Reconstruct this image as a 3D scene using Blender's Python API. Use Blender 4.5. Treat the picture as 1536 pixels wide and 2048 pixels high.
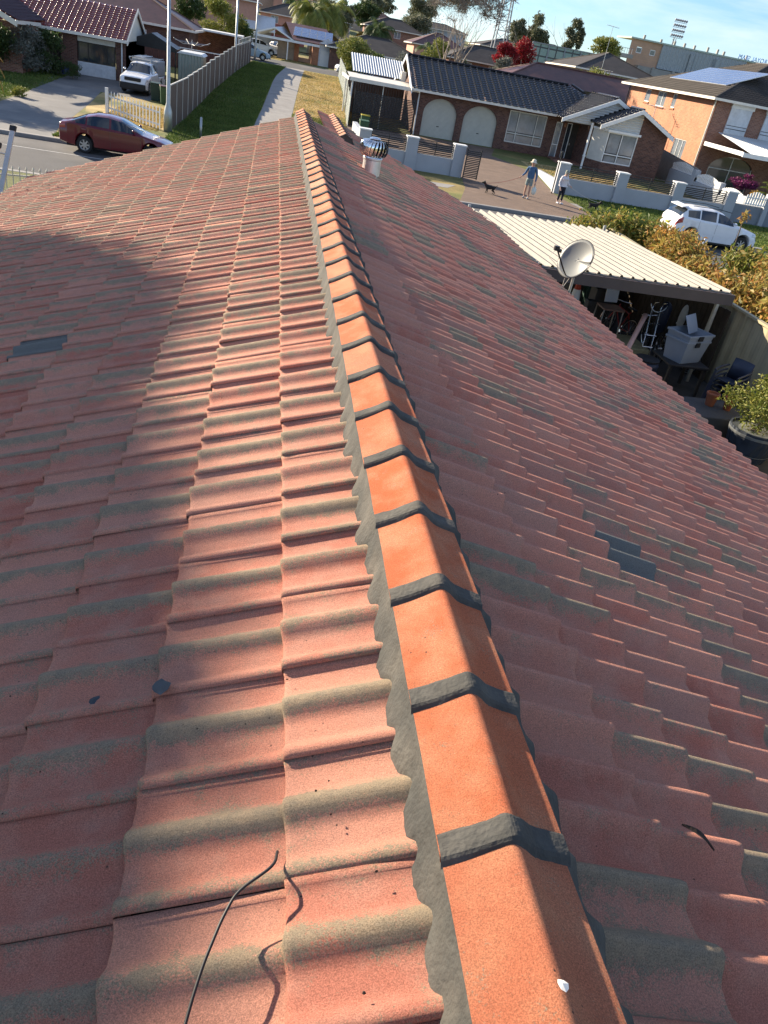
import bpy, bmesh, math, random
import numpy as np
from mathutils import Vector, Matrix, noise
R = math.radians
for o in list(bpy.data.objects): bpy.data.objects.remove(o)
SC = bpy.context.scene; COL = SC.collection
random.seed(7); RNG = np.random.default_rng(7)

# ---------------------------------------------------------------- camera
cp, rp, yp = R(31.396), R(10.964), R(12.555)
F = Vector((math.cos(cp)*math.sin(yp), math.cos(cp)*math.cos(yp), -math.sin(cp)))
R0 = Vector((math.cos(yp), -math.sin(yp), 0)); U0 = R0.cross(F)
cX = R0*math.cos(rp)+U0*math.sin(rp); cY = -R0*math.sin(rp)+U0*math.cos(rp)
cam = bpy.data.cameras.new('camera'); co = bpy.data.objects.new('camera', cam); COL.objects.link(co)
co.matrix_world = Matrix(((cX.x, cY.x, -F.x, -.543), (cX.y, cY.y, -F.y, 0), (cX.z, cY.z, -F.z, 1.2855), (0, 0, 0, 1)))
cam.sensor_fit = 'VERTICAL'; cam.sensor_height = 24; cam.lens = 1509.1/2048*24
cam.clip_start = .05; cam.clip_end = 5000
SC.camera = co
# ---------------------------------------------------------------- sky and sun
SAZ, SEL = 45.5, 20.8            # sun: degrees left of +Y, elevation
S = Vector((-math.sin(R(SAZ))*math.cos(R(SEL)), math.cos(R(SAZ))*math.cos(R(SEL)), math.sin(R(SEL))))
wd = bpy.data.worlds.new('World'); SC.world = wd; wd.use_nodes = True
nt = wd.node_tree; nt.nodes.clear()
def N(t, **k):
    n = nt.nodes.new(t)
    for a, b in k.items(): setattr(n, a, b)
    return n
sky = N('ShaderNodeTexSky', sky_type='NISHITA'); sky.sun_disc = False
sky.sun_elevation = R(SEL); sky.sun_rotation = R(-SAZ); sky.altitude = 50; sky.air_density = 1.0; sky.dust_density = 0; sky.ozone_density = 3
tc = N('ShaderNodeTexCoord'); mp = N('ShaderNodeMapping'); mp.inputs['Scale'].default_value = (1.2, 2.2, 9); mp.inputs['Rotation'].default_value = (0, R(12), R(20))
nz = N('ShaderNodeTexNoise'); nz.inputs['Scale'].default_value = 1.6; nz.inputs['Detail'].default_value = 8; nz.inputs['Roughness'].default_value = .58; nz.inputs['Distortion'].default_value = .7
cr = N('ShaderNodeValToRGB'); cr.color_ramp.elements[0].position = .44; cr.color_ramp.elements[1].position = .74
mx = N('ShaderNodeMixRGB'); mx.inputs[2].default_value = (7.2, 7.6, 8.2, 1)
ml = N('ShaderNodeMath', operation='MULTIPLY'); ml.inputs[1].default_value = .9
bg = N('ShaderNodeBackground'); bg.inputs['Strength'].default_value = .063
ou = N('ShaderNodeOutputWorld'); L = nt.links.new
L(tc.outputs['Generated'], mp.inputs[0]); L(mp.outputs[0], nz.inputs[0]); L(nz.outputs[0], cr.inputs[0]); L(cr.outputs[0], ml.inputs[0])
L(ml.outputs[0], mx.inputs[0]); tn = N('ShaderNodeMixRGB', blend_type='MULTIPLY'); tn.inputs[0].default_value = 1; tn.inputs[2].default_value = (.8, .95, 1.17, 1); L(sky.outputs[0], tn.inputs[1]); L(tn.outputs[0], mx.inputs[1]); L(mx.outputs[0], bg.inputs[0]); L(bg.outputs[0], ou.inputs[0])
sl = bpy.data.lights.new('sun', 'SUN'); sl.energy = 5; sl.angle = R(.55); sl.color = (1, .85, .65)
so = bpy.data.objects.new('sun', sl); COL.objects.link(so); so.rotation_euler = S.to_track_quat('Z', 'Y').to_euler()
SC.view_settings.view_transform = 'Standard'; SC.view_settings.look = 'None'; SC.view_settings.exposure = 1.4; SC.view_settings.gamma = 1

# ---------------------------------------------------------------- materials
MT = {}
def mat(name, col, rough=.7, metal=0, var=.15, vs=3, bump=0, bs=60, brick=None, spec=.4, coat=0, rnd=None, vor=None, wave=None, trans=0, second=None, alpha=None, ior=None):
    """procedural material: base colour broken up by noise, optional brick, ribs, island-random tones, bump"""
    if name in MT: return MT[name]
    m = bpy.data.materials.new(name); m.use_nodes = True; t = m.node_tree; n = t.nodes; l = t.links.new
    b = n['Principled BSDF']; b.inputs['Roughness'].default_value = rough; b.inputs['Metallic'].default_value = metal
    b.inputs['Specular IOR Level'].default_value = spec; b.inputs['Coat Weight'].default_value = coat; b.inputs['Coat Roughness'].default_value = .08
    if ior: b.inputs['IOR'].default_value = ior
    tc = n.new('ShaderNodeTexCoord'); c = tuple(col)+(1,)
    ns = n.new('ShaderNodeTexNoise'); ns.inputs['Scale'].default_value = vs; ns.inputs['Detail'].default_value = 6; ns.inputs['Roughness'].default_value = .65
    l(tc.outputs['Object'], ns.inputs[0])
    base = None
    if rnd:      # list of colours chosen per island
        g = n.new('ShaderNodeNewGeometry'); r = n.new('ShaderNodeValToRGB'); r.color_ramp.interpolation = 'LINEAR'
        els = r.color_ramp.elements
        while len(els) < len(rnd): els.new(.5)
        for i, cc in enumerate(rnd): els[i].position = i/(len(rnd)-1); els[i].color = tuple(cc)+(1,)
        l(g.outputs['Random Per Island'], r.inputs[0]); base = r.outputs[0]
    if brick:    # (c1,c2,mortar,w,h)
        sp = n.new('ShaderNodeSeparateXYZ'); ad = n.new('ShaderNodeMath'); cb = n.new('ShaderNodeCombineXYZ'); br = n.new('ShaderNodeTexBrick')
        l(tc.outputs['Object'], sp.inputs[0]); l(sp.outputs[0], ad.inputs[0]); l(sp.outputs[1], ad.inputs[1]); l(ad.outputs[0], cb.inputs[0]); l(sp.outputs[2], cb.inputs[1])
        l(cb.outputs[0], br.inputs[0]); br.inputs['Scale'].default_value = 1; br.offset = 0 if name in ('solar', 'mesh_green') else .5; br.inputs['Brick Width'].default_value = brick[3]; br.inputs['Row Height'].default_value = brick[4]
        br.inputs['Mortar Size'].default_value = brick[5] if len(brick) > 5 else .007; br.inputs['Color1'].default_value = tuple(brick[0])+(1,); br.inputs['Color2'].default_value = tuple(brick[1])+(1,); br.inputs['Mortar'].default_value = tuple(brick[2])+(1,)
        br.inputs['Bias'].default_value = -.1
        base = br.outputs[0]
    if base is None:
        rg = n.new('ShaderNodeRGB'); rg.outputs[0].default_value = c; base = rg.outputs[0]
    if second:   # second colour by noise (col, scale, lo, hi)
        n2 = n.new('ShaderNodeTexNoise'); n2.inputs['Scale'].default_value = second[1]; n2.inputs['Detail'].default_value = 5; l(tc.outputs['Object'], n2.inputs[0])
        r2 = n.new('ShaderNodeMapRange'); r2.inputs['From Min'].default_value = second[2]; r2.inputs['From Max'].default_value = second[3]; l(n2.outputs[0], r2.inputs[0])
        m2 = n.new('ShaderNodeMixRGB'); l(r2.outputs[0], m2.inputs[0]); l(base, m2.inputs[1]); m2.inputs[2].default_value = tuple(second[0])+(1,); base = m2.outputs[0]
    mr = n.new('ShaderNodeMapRange'); mr.inputs['From Min'].default_value = .3; mr.inputs['From Max'].default_value = .7
    mr.inputs['To Min'].default_value = 1-var; mr.inputs['To Max'].default_value = 1+var; l(ns.outputs[0], mr.inputs[0])
    mu = n.new('ShaderNodeVectorMath'); mu.operation = 'SCALE'; l(base, mu.inputs[0]); l(mr.outputs[0], mu.inputs['Scale'])
    l(mu.outputs[0], b.inputs['Base Color'])
    h = None
    if bump:
        n3 = n.new('ShaderNodeTexNoise'); n3.inputs['Scale'].default_value = bs; n3.inputs['Detail'].default_value = 4; l(tc.outputs['Object'], n3.inputs[0]); h = n3.outputs[0]
    if wave:     # (axis vector, period, depth): profiled sheet
        sp = n.new('ShaderNodeVectorMath'); sp.operation = 'DOT_PRODUCT'; l(tc.outputs['Object'], sp.inputs[0]); sp.inputs[1].default_value = wave[0]
        k = n.new('ShaderNodeMath'); k.operation = 'MULTIPLY'; k.inputs[1].default_value = 2*math.pi/wave[1]; l(sp.outputs['Value'], k.inputs[0])
        s = n.new('ShaderNodeMath'); s.operation = 'SINE'; l(k.outputs[0], s.inputs[0])
        if h is None: h = s.outputs[0]; bump = wave[2]
        else:
            a = n.new('ShaderNodeMath'); l(s.outputs[0], a.inputs[0]); l(h, a.inputs[1]); h = a.outputs[0]; bump = wave[2]
    if h is not None:
        bm_ = n.new('ShaderNodeBump'); bm_.inputs['Distance'].default_value = bump; bm_.inputs['Strength'].default_value = .9; l(h, bm_.inputs['Height']); l(bm_.outputs[0], b.inputs['Normal'])
    if trans:
        tr = n.new('ShaderNodeBsdfTranslucent'); ms = n.new('ShaderNodeMixShader'); ms.inputs[0].default_value = trans
        l(mu.outputs[0], tr.inputs[0]); l(b.outputs[0], ms.inputs[1]); l(tr.outputs[0], ms.inputs[2]); l(ms.outputs[0], n['Material Output'].inputs[0])
    if alpha is not None: b.inputs['Alpha'].default_value = alpha
    MT[name] = m; return m

# ---------------------------------------------------------------- geometry helpers
TY = [-400, 50, 60, 70, 78, 95, 125, 160, 220, 300, 400, 3000]
TZ = [-4.2, -4.2, -3.95, -3.4, -2.95, -2.55, -2.4, -1.2, 2.5, 6, 8, 8]
def T(y):
    return float(np.interp(y, TY, TZ))
class MB:
    def __init__(s): s.v = []; s.f = []
    def add(s, vs, fs):
        o = len(s.v); s.v += [tuple(p) for p in vs]; s.f += [tuple(i+o for i in f) for f in fs]; return s
    def box(s, x0, y0, z0, x1, y1, z1):
        return s.add([(x0, y0, z0), (x1, y0, z0), (x1, y1, z0), (x0, y1, z0), (x0, y0, z1), (x1, y0, z1), (x1, y1, z1), (x0, y1, z1)],
                     [(0, 3, 2, 1), (4, 5, 6, 7), (0, 1, 5, 4), (1, 2, 6, 5), (2, 3, 7, 6), (3, 0, 4, 7)])
    def bar(s, p0, p1, w, h, up=(0, 0, 1)):
        p0, p1 = Vector(p0), Vector(p1); d = (p1-p0).normalized(); a = d.cross(Vector(up))
        if a.length < 1e-4: a = d.cross(Vector((0, 1, 0)))
        a.normalize(); b = a.cross(d); a *= w/2; b *= h/2
        vs = [p+q for p in (p0, p1) for q in (-a-b, a-b, a+b, -a+b)]
        return s.add(vs, [(0, 3, 2, 1), (4, 5, 6, 7), (0, 1, 5, 4), (1, 2, 6, 5), (2, 3, 7, 6), (3, 0, 4, 7)])
    def tube(s, pts, r, n=8, cap=True):
        pts = [Vector(p) for p in pts]; rs = r if isinstance(r, (list, tuple)) else [r]*len(pts); vs = []
        for i, p in enumerate(pts):
            d = (pts[min(i+1, len(pts)-1)]-pts[max(i-1, 0)]).normalized()
            ref = Vector((0, 0, 1)) if abs(d.z) < .95 else Vector((1, 0, 0)); a = d.cross(ref).normalized(); b = a.cross(d)
            for k in range(n):
                t = 2*math.pi*k/n; vs.append(p+(a*math.cos(t)+b*math.sin(t))*rs[i])
        fs = [(i*n+k, i*n+(k+1) % n, (i+1)*n+(k+1) % n, (i+1)*n+k) for i in range(len(pts)-1) for k in range(n)]
        if cap: fs += [tuple(range(n))[::-1], tuple((len(pts)-1)*n+k for k in range(n))]
        return s.add(vs, fs)
    def lathe(s, prof, c=(0, 0, 0), n=20, axis='z', cap=True):
        vs = []
        for r, h in prof:
            for k in range(n):
                t = 2*math.pi*k/n; x, y = r*math.cos(t), r*math.sin(t)
                p = (x, y, h) if axis == 'z' else (x, h, y) if axis == 'y' else (h, x, y)
                vs.append((p[0]+c[0], p[1]+c[1], p[2]+c[2]))
        m = len(prof); fs = [(i*n+k, i*n+(k+1) % n, (i+1)*n+(k+1) % n, (i+1)*n+k) for i in range(m-1) for k in range(n)]
        if cap: fs += [tuple(range(n)), tuple((m-1)*n+k for k in range(n))]
        return s.add(vs, fs)
    def ball(s, c, r, n=10, m=7):
        if not isinstance(r, (list, tuple)): r = (r, r, r)
        vs = [(c[0], c[1], c[2]-r[2])]
        for i in range(1, m):
            a = math.pi*i/m-math.pi/2
            for k in range(n):
                t = 2*math.pi*k/n; vs.append((c[0]+r[0]*math.cos(a)*math.cos(t), c[1]+r[1]*math.cos(a)*math.sin(t), c[2]+r[2]*math.sin(a)))
        vs.append((c[0], c[1], c[2]+r[2])); e = len(vs)-1
        fs = [(0, 1+(k+1) % n, 1+k) for k in range(n)]+[(e, 1+(m-2)*n+k, 1+(m-2)*n+(k+1) % n) for k in range(n)]
        fs += [(1+i*n+k, 1+i*n+(k+1) % n, 1+(i+1)*n+(k+1) % n, 1+(i+1)*n+k) for i in range(m-2) for k in range(n)]
        return s.add(vs, fs)
    def prism(s, pts, d):
        d = Vector(d); n = len(pts); a = [Vector(p) for p in pts]
        return s.add(a+[p+d for p in a], [tuple(range(n))[::-1], tuple(range(n, 2*n))]+[(i, (i+1) % n, n+(i+1) % n, n+i) for i in range(n)])
    def grid(s, P):
        nr, nc = len(P), len(P[0])
        return s.add([p for r in P for p in r], [(i*nc+j, i*nc+j+1, (i+1)*nc+j+1, (i+1)*nc+j) for i in range(nr-1) for j in range(nc-1)])
    def xf(s, M, i0=0):
        s.v[i0:] = [tuple(M @ Vector(p)) for p in s.v[i0:]]; return s
    def build(s, name, m, parent=None, smooth=False, bevel=0, attrs=None, clip=None, recalc=False, solid=0, label=None):
        me = bpy.data.meshes.new(name)
        off = Vector((0, 0, 0)); q = parent
        while q is not None: off += q.location; q = q.parent
        V = np.array(s.v, dtype=float)
        if len(V): V = V-np.array(off)
        me.from_pydata(V.tolist(), [], s.f)
        if clip or recalc:
            bm = bmesh.new(); bm.from_mesh(me)
            for (p, n_) in (clip or []):
                bmesh.ops.bisect_plane(bm, geom=bm.verts[:]+bm.edges[:]+bm.faces[:], plane_co=Vector(p)-off, plane_no=n_, clear_outer=True)
            if recalc: bmesh.ops.recalc_face_normals(bm, faces=bm.faces)
            bm.to_mesh(me); bm.free()
        for k, a in (attrs or {}).items():
            at = me.attributes.new(k, 'FLOAT', 'POINT'); at.data.foreach_set('value', np.asarray(a, dtype=np.float32))
        if smooth: me.polygons.foreach_set('use_smooth', [True]*len(me.polygons))
        me.materials.append(MT[m] if isinstance(m, str) else m); me.update()
        o = bpy.data.objects.new(name, me); COL.objects.link(o)
        if parent is not None: o.parent = parent
        if bevel:
            b = o.modifiers.new('b', 'BEVEL'); b.width = bevel; b.segments = 2; b.limit_method = 'ANGLE'
        if solid:
            b = o.modifiers.new('s', 'SOLIDIFY'); b.thickness = solid; b.offset = 0
        if label: o['label'] = label
        return o
def tag(o, label, cat, group=None, kind=None):
    o['label'] = label; o['category'] = cat
    if group: o['group'] = group
    if kind: o['kind'] = kind
    return o
def thing(name, loc, label, cat, group=None):
    o = bpy.data.objects.new(name, None); o.empty_display_size = .2; COL.objects.link(o); o.location = loc
    return tag(o, label, cat, group)
def struct(o): o['kind'] = 'structure'; return o
def copy_tree(o, parent=None):
    c = o.copy(); COL.objects.link(c)
    if parent is not None: c.parent = parent
    for ch in list(o.children): copy_tree(ch, c)
    return c
def kids(o): return [c for c in bpy.data.objects if c.parent == o]
def place(root, loc, rz, label=None, cat=None, group=None):
    root.location = loc; root.rotation_euler = (0, 0, rz)
    if label: root['label'] = label
    if group: root['group'] = group
    return root

# palette
mat('fascia', (.72, .68, .6), .5, var=.06); mat('white', (.78, .78, .76), .45, var=.05); mat('offwhite', (.62, .6, .54), .55, var=.08)
mat('cream', (.66, .58, .42), .6, var=.06); mat('black_metal', (.018, .018, .02), .4, var=.2); mat('steel', (.55, .56, .57), .3, 1, var=.1)
mat('galv', (.42, .44, .44), .45, .8, var=.15, vs=8); mat('rubber', (.02, .02, .02), .8, var=.2); mat('plastic_black', (.02, .02, .022), .5)
mat('glass', (.03, .04, .05), .06, var=.1, spec=.9); mat('glass_pale', (.17, .2, .23), .12, var=.25, vs=2, spec=.8); mat('curtain', (.5, .5, .5), .8, wave=((1, 1, 0), .14, .03))
mat('conc', (.27, .26, .245), .85, var=.12, vs=1.5, bump=.004, bs=40, second=((.22, .21, .2), .8, .5, .75))
mat('conc_drive', (.15, .148, .145), .85, var=.15, vs=.8, bump=.004, bs=30, second=((.22, .21, .195), .5, .5, .7))
mat('asphalt', (.065, .066, .07), .9, var=.15, vs=.6, bump=.006, bs=80, second=((.13, .125, .12), .25, .5, .7))
mat('aggregate', (.17, .115, .082), .9, var=.2, vs=1.2, bump=.005, bs=120, second=((.15, .11, .085), 22, .45, .65))
mat('lawn_ground', (.12, .13, .035), .95, var=.3, vs=.6, bump=.03, bs=25, second=((.3, .22, .08), .16, .5, .66))
mat('brick_dark', (.1, .05, .04), .8, var=.2, vs=2, brick=((.085, .032, .024), (.17, .075, .048), (.16, .13, .11), .24, .086, .008), bump=.003, bs=50)
mat('brick_red', (.3, .12, .07), .8, var=.15, vs=1.5, brick=((.2, .075, .05), (.3, .14, .09), (.3, .25, .2), .24, .086, .008), bump=.003, bs=50)
mat('brick_orange', (.5, .22, .12), .8, var=.15, vs=1.5, brick=((.36, .135, .065), (.44, .185, .09), (.36, .24, .16), .24, .086, .008), bump=.003, bs=50)
mat('render_white', (.38, .4, .43), .7, var=.06, vs=1.2, bump=.002, bs=80); mat('render_pink', (.5, .27, .2), .8, var=.1)
mat('tile_black', (.012, .012, .015), .25, var=.3, vs=5, spec=.6); mat('tile_red', (.2, .03, .022), .28, var=.25, vs=3, spec=.6)
mat('tile_brown', (.1, .04, .03), .5, var=.3, vs=1.5, spec=.5); mat('tile_plum', (.06, .035, .045), .5, var=.3); mat('tile_dark', (.05, .042, .035), .7, var=.3, vs=1)
mat('tile_red_far', (.3, .1, .06), .8, var=.2)
mat('bark', (.14, .11, .085), .9, var=.3, vs=8, bump=.02, bs=20); mat('bark_pale', (.3, .27, .23), .9, var=.3, vs=5, bump=.02, bs=12)
def leafmat(n, cols, trans=.25): return mat(n, cols[0], .55, var=.25, vs=.7, rnd=cols, trans=trans, spec=.3)
leafmat('leaf_dark', [(.03, .055, .015), (.055, .09, .025), (.09, .12, .035)]); leafmat('leaf_green', [(.05, .09, .02), (.09, .14, .03), (.15, .18, .05)])
leafmat('leaf_gum', [(.08, .09, .05), (.14, .15, .085), (.2, .2, .12)]); leafmat('leaf_gold', [(.14, .15, .035), (.4, .28, .07), (.45, .2, .06), (.28, .25, .06), (.5, .38, .13)], .4)
leafmat('leaf_red', [(.2, .01, .015), (.4, .02, .03), (.14, .03, .02)]); leafmat('leaf_goldgreen', [(.1, .15, .03), (.2, .24, .05), (.36, .3, .07), (.16, .19, .05), (.42, .26, .08)], .4); leafmat('leaf_grey', [(.1, .11, .09), (.16, .17, .14), (.2, .2, .17)])
leafmat('leaf_magenta', [(.16, .015, .1), (.25, .03, .16), (.1, .06, .05)]); leafmat('leaf_lemon', [(.1, .14, .02), (.22, .24, .05), (.3, .28, .07)])
leafmat('leaf_orange', [(.35, .17, .02), (.45, .25, .03), (.25, .2, .03)])

def prof(u, H=.033):
    "height of one roof tile across its width, u 0..1"
    def b(d, w, h): return h*math.cos(math.pi*d/(2*w))**2 if abs(d) < w else 0
    z = b(u-.06, .15, H*.78)+b(u-.56, .19, H)
    if u > .8: z = b(u-1.06, .15, H*.78)-.003
    return z
def tiles(mb, O, A, D, Lw, Ls, tw=.3, g=.33, nu=10, H=.045, t=.03, one=0):
    "a slope of pressed tiles: one island per tile; A along the eave, D down the slope"
    O, A, D = Vector(O), Vector(A).normalized(), Vector(D).normalized(); Nn = A.cross(D)
    if Nn.z < 0: Nn = -Nn
    us = [i/nu for i in range(nu+1)]; hs = [(H*math.cos(math.pi*(u-.5)/(2*one))**2 if abs(u-.5) < one else 0) if one else prof(u, H) for u in us]
    nr = int(math.ceil(Ls/g)); nc = int(math.ceil(Lw/tw))
    for r in range(nr):
        s1 = Ls-(nr-1-r)*g; s0 = max(0, s1-g)
        rows = [(s0, 0), (s1-.01, t), (s1, t*.7), (s1+.001, -.012)]
        if one: rows = [(s0, 0), (s0+g*.45, t*.5), (s1-.07, t), (s1-.015, t*1.0), (s1, t*.6), (s1+.001, -.012)]
        P = []
        for s, off in rows:
            kf = {s0: .5, s1-.07: 1.12, s1-.015: .98, s1: .9}.get(s, .85 if s < s1-.07 else 1) if one else 1
            P.append([O+A*((j+u)*tw)+D*s+Nn*(off+h*kf) for j in range(nc) for u, h in zip(us, hs)])
        n1 = nu+1; o = len(mb.v); w = nc*n1
        mb.v += [tuple(p) for row in P for p in row]
        mb.f += [(o+a*w+j*n1+k, o+a*w+j*n1+k+1, o+(a+1)*w+j*n1+k+1, o+(a+1)*w+j*n1+k) for a in range(len(rows)-1) for j in range(nc) for k in range(nu)]
    return mb

def leaves(mb, clumps, n, size, seed=1, shell=.55, drop=0, aspect=.45):
    "n leaf-sized faces through ellipsoid clumps (cx,cy,cz,rx,ry,rz)"
    rg = np.random.default_rng(seed); w = np.array([c[3]*c[4]*c[5] for c in clumps])**.75; w = w/w.sum()
    idx = rg.choice(len(clumps), n, p=w); C = np.array(clumps)[idx]
    d = rg.normal(size=(n, 3)); d /= np.linalg.norm(d, axis=1)[:, None]
    r = 1-(1-shell)*rg.random(n)**1.3; r *= 1+(.12 if shell < .7 else .04)*rg.normal(size=n)
    p = C[:, :3]+d*r[:, None]*C[:, 3:6]
    a = rg.normal(size=(n, 3))+d*.7; a[:, 2] -= drop; a /= np.linalg.norm(a, axis=1)[:, None]
    q = rg.normal(size=(n, 3)); b = np.cross(a, q); b /= np.linalg.norm(b, axis=1)[:, None]; c = np.cross(a, b)
    s = (size*(.6+.8*rg.random(n)))[:, None]
    v0 = p-a*s*.5; v1 = p+b*s*aspect*.5+c*s*.08; v2 = p+a*s*.5-c*s*.1; v3 = p-b*s*aspect*.5+c*s*.08
    V = np.stack([v0, v1, v2, v3], 1).reshape(-1, 3); o = len(mb.v)
    mb.v += V.tolist(); mb.f += [(o+4*i, o+4*i+1, o+4*i+2, o+4*i+3) for i in range(n)]
    return mb
def limbs(mb, base, h, r, n, spread, seed, lev=3, n0=8, first=.35, lean=(0, 0)):
    "tapered trunk and limbs; returns twig ends"
    rg = random.Random(seed); ends = []
    def grow(p, d, ln, rad, lv):
        pts = [Vector(p)]; rs = [rad]; q = Vector(p); dd = Vector(d)
        for k in range(4):
            dd = (dd+Vector((rg.uniform(-.16, .16), rg.uniform(-.16, .16), rg.uniform(-.03, .1)))).normalized(); q = q+dd*ln/4; pts.append(q.copy()); rs.append(rad*(1-.14*(k+1)))
        mb.tube(pts, rs, max(4, n0-2*(lev-lv)))
        if lv == 0: ends.append(q); return
        m = n if lv == lev else rg.randint(2, 3)
        for i in range(m):
            a = 2*math.pi*(i+rg.random()*.6)/m; e = spread*rg.uniform(.6, 1.25)
            side = dd.orthogonal().normalized(); side = Matrix.Rotation(a, 3, dd) @ side
            nd = (dd*math.cos(e)+side*math.sin(e)).normalized(); nd.z += .1
            st = pts[-1] if i < 2 or lv < lev else pts[rg.choice((3, 4))]
            grow(st, nd.normalized(), ln*rg.uniform(.62, .88), rs[-1]*.72, lv-1)
    grow(Vector(base)-Vector((0, 0, .1)), Vector((lean[0], lean[1], 1)).normalized(), h*first, r, lev)
    return ends
def tree(name, base, h, crown, nleaf, size, lm, label, cat='tree', group=None, r=None, seed=3, bark='bark', spread=.5, drop=.2, shell=.45, lev=2, nb=4, trunk=True):
    root = thing(name, base, label, cat, group)
    if trunk:
        m = MB(); limbs(m, base, h, r or h*.03, nb, spread, seed, lev, first=.42); m.build('trunk', bark, root, smooth=True)
    c = [(base[0]+a[0], base[1]+a[1], base[2]+a[2], a[3], a[4], a[5]) for a in crown]
    leaves(MB_ := MB(), c, nleaf, size, seed, shell, drop); MB_.build('crown', lm, root)
    return root
def curve(P, n=6):
    'smooth polyline through points'
    P = [Vector(p) for p in P]; P = [P[0]*2-P[1]]+P+[P[-1]*2-P[-2]]; out = []
    for i in range(1, len(P)-2):
        for k in range(n):
            t = k/n; a, b, c, d = P[i-1:i+3]; out.append(.5*((2*b)+(c-a)*t+(2*a-5*b+4*c-d)*t*t+(3*b-3*c+d-a)*t**3))
    return out+[P[-2]]
def blob(rx, ry, z, rz, n, seed, k=.5):
    "clumps scattered through an ellipsoid crown"
    rg = random.Random(seed); out = []
    for i in range(n):
        a = rg.uniform(0, 6.28); q = rg.random()**.5; e = rg.uniform(-.8, .9)
        f = math.sqrt(max(.05, 1-e*e)); s = k*rg.uniform(.6, 1.15)
        out.append((rx*.75*q*f*math.cos(a), ry*.75*q*f*math.sin(a), z+rz*.75*e, rx*s, ry*s, rz*s*.8))
    return out
# ================================================================ terrain and streets (the setting)
def sheet(name, xs, ys, m, dz=0, zf=None):
    mb = MB(); mb.grid([[(x, y, (zf(x, y) if zf else T(y))+dz) for x in xs] for y in ys]); return struct(mb.build(name, m))
g = MB()
ys = [-60, -10, 10, 28.0, 28.001, 35.95, 35.951, 40, 45, 50, 55, 60, 65, 70, 74, 78, 82, 86, 90, 95, 110, 125, 140, 160, 190, 220, 260, 300, 400, 700, 3000]
xs = [-1500, -300, -120, -60, -30, -15, 0, 15, 30, 60, 120, 300, 1500]
def gz(x, y): return -4.33 if 28.0005 < y < 35.9505 else T(y)
g.grid([[(x, y, gz(x, y)) for x in xs] for y in ys]); struct(g.build('ground', 'lawn_ground'))
def drape(name, pts, m, dz):
    "flat polygon laid over the terrain"
    bm = bmesh.new(); f = bm.faces.new([bm.verts.new((x, y, 0)) for x, y in pts])
    if f.normal.z < 0: bmesh.ops.reverse_faces(bm, faces=[f])
    for y in TY[1:8]+[54, 65, 74, 86, 90]:
        bmesh.ops.bisect_plane(bm, geom=bm.verts[:]+bm.edges[:]+bm.faces[:], plane_co=(0, y, 0), plane_no=(0, 1, 0))
    bmesh.ops.recalc_face_normals(bm, faces=bm.faces)
    me = bpy.data.meshes.new(name)
    for v in bm.verts: v.co.z = T(v.co.y)+dz
    bm.to_mesh(me); bm.free(); me.materials.append(MT[m]); o = bpy.data.objects.new(name, me); COL.objects.link(o)
    if o.data.polygons and o.data.polygons[0].normal.z < 0: o.data.flip_normals()
    return struct(o)
sheet('road', [-200, 200], [28.3, 35.7], 'asphalt', 0, lambda x, y: -4.322)
mat('paint', (.5, .49, .46), .7, var=.25, vs=12)
m = MB()
for x in (-90, 60): m.box(x-60, 33.3, -4.32, x+60, 33.38, -4.316)
m.box(-30, 33.3, -4.32, 0, 33.38, -4.316); struct(m.build('road_edge_line', 'paint'))
k = MB()
for y0, y1 in ((28.0, 28.3), (35.7, 36.0)):
    k.box(-200, y0, -4.5, 200, y1, -4.19 if y0 < 30 else -4.185)
struct(k.build('kerb', 'conc', bevel=.03))
drape('driveway', [(-17.5, 36.02), (-9.3, 36.02), (-9.7, 38.5), (-10.4, 48), (-10.95, 54.8), (-8, 54.4), (-7.7, 62), (-15.5, 62), (-14.7, 58), (-13.9, 50), (-13.7, 44), (-15, 40)], 'conc_drive', .004)
drape('path', [(-1.9, 36.02), (.35, 36.02), (.4, 50), (.74, 56.8), (1.51, 73.2), (2.6, 95), (.65, 95), (-.3, 82), (-.65, 75), (-1.43, 54)], 'conc', .006)
drape('far_road', [(-60, 95), (60, 93), (60, 103.5), (-60, 107)], 'asphalt', .008)
drape('driveway', [(8.2, 36.02), (15.5, 36.02), (15.1, 43), (16.4, 51.2), (14.6, 56), (15.8, 60), (4.6, 60), (4.6, 48.5), (9.9, 43.6), (9.3, 40)], 'aggregate', .004)
drape('footpath', [(4, 39.3), (8.25, 39.3), (8.9, 40.5), (4, 40.5)], 'conc', .005)
drape('footpath', [(15.35, 39.6), (60, 39.6), (60, 40.8), (15.2, 40.8)], 'conc', .005)
mat('yard_dark', (.06, .058, .055), .9, var=.3, vs=2); drape('yard_paving', [(4.3, 10), (10, 10), (10, 24), (4.3, 24)], 'yard_dark', .01)
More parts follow.
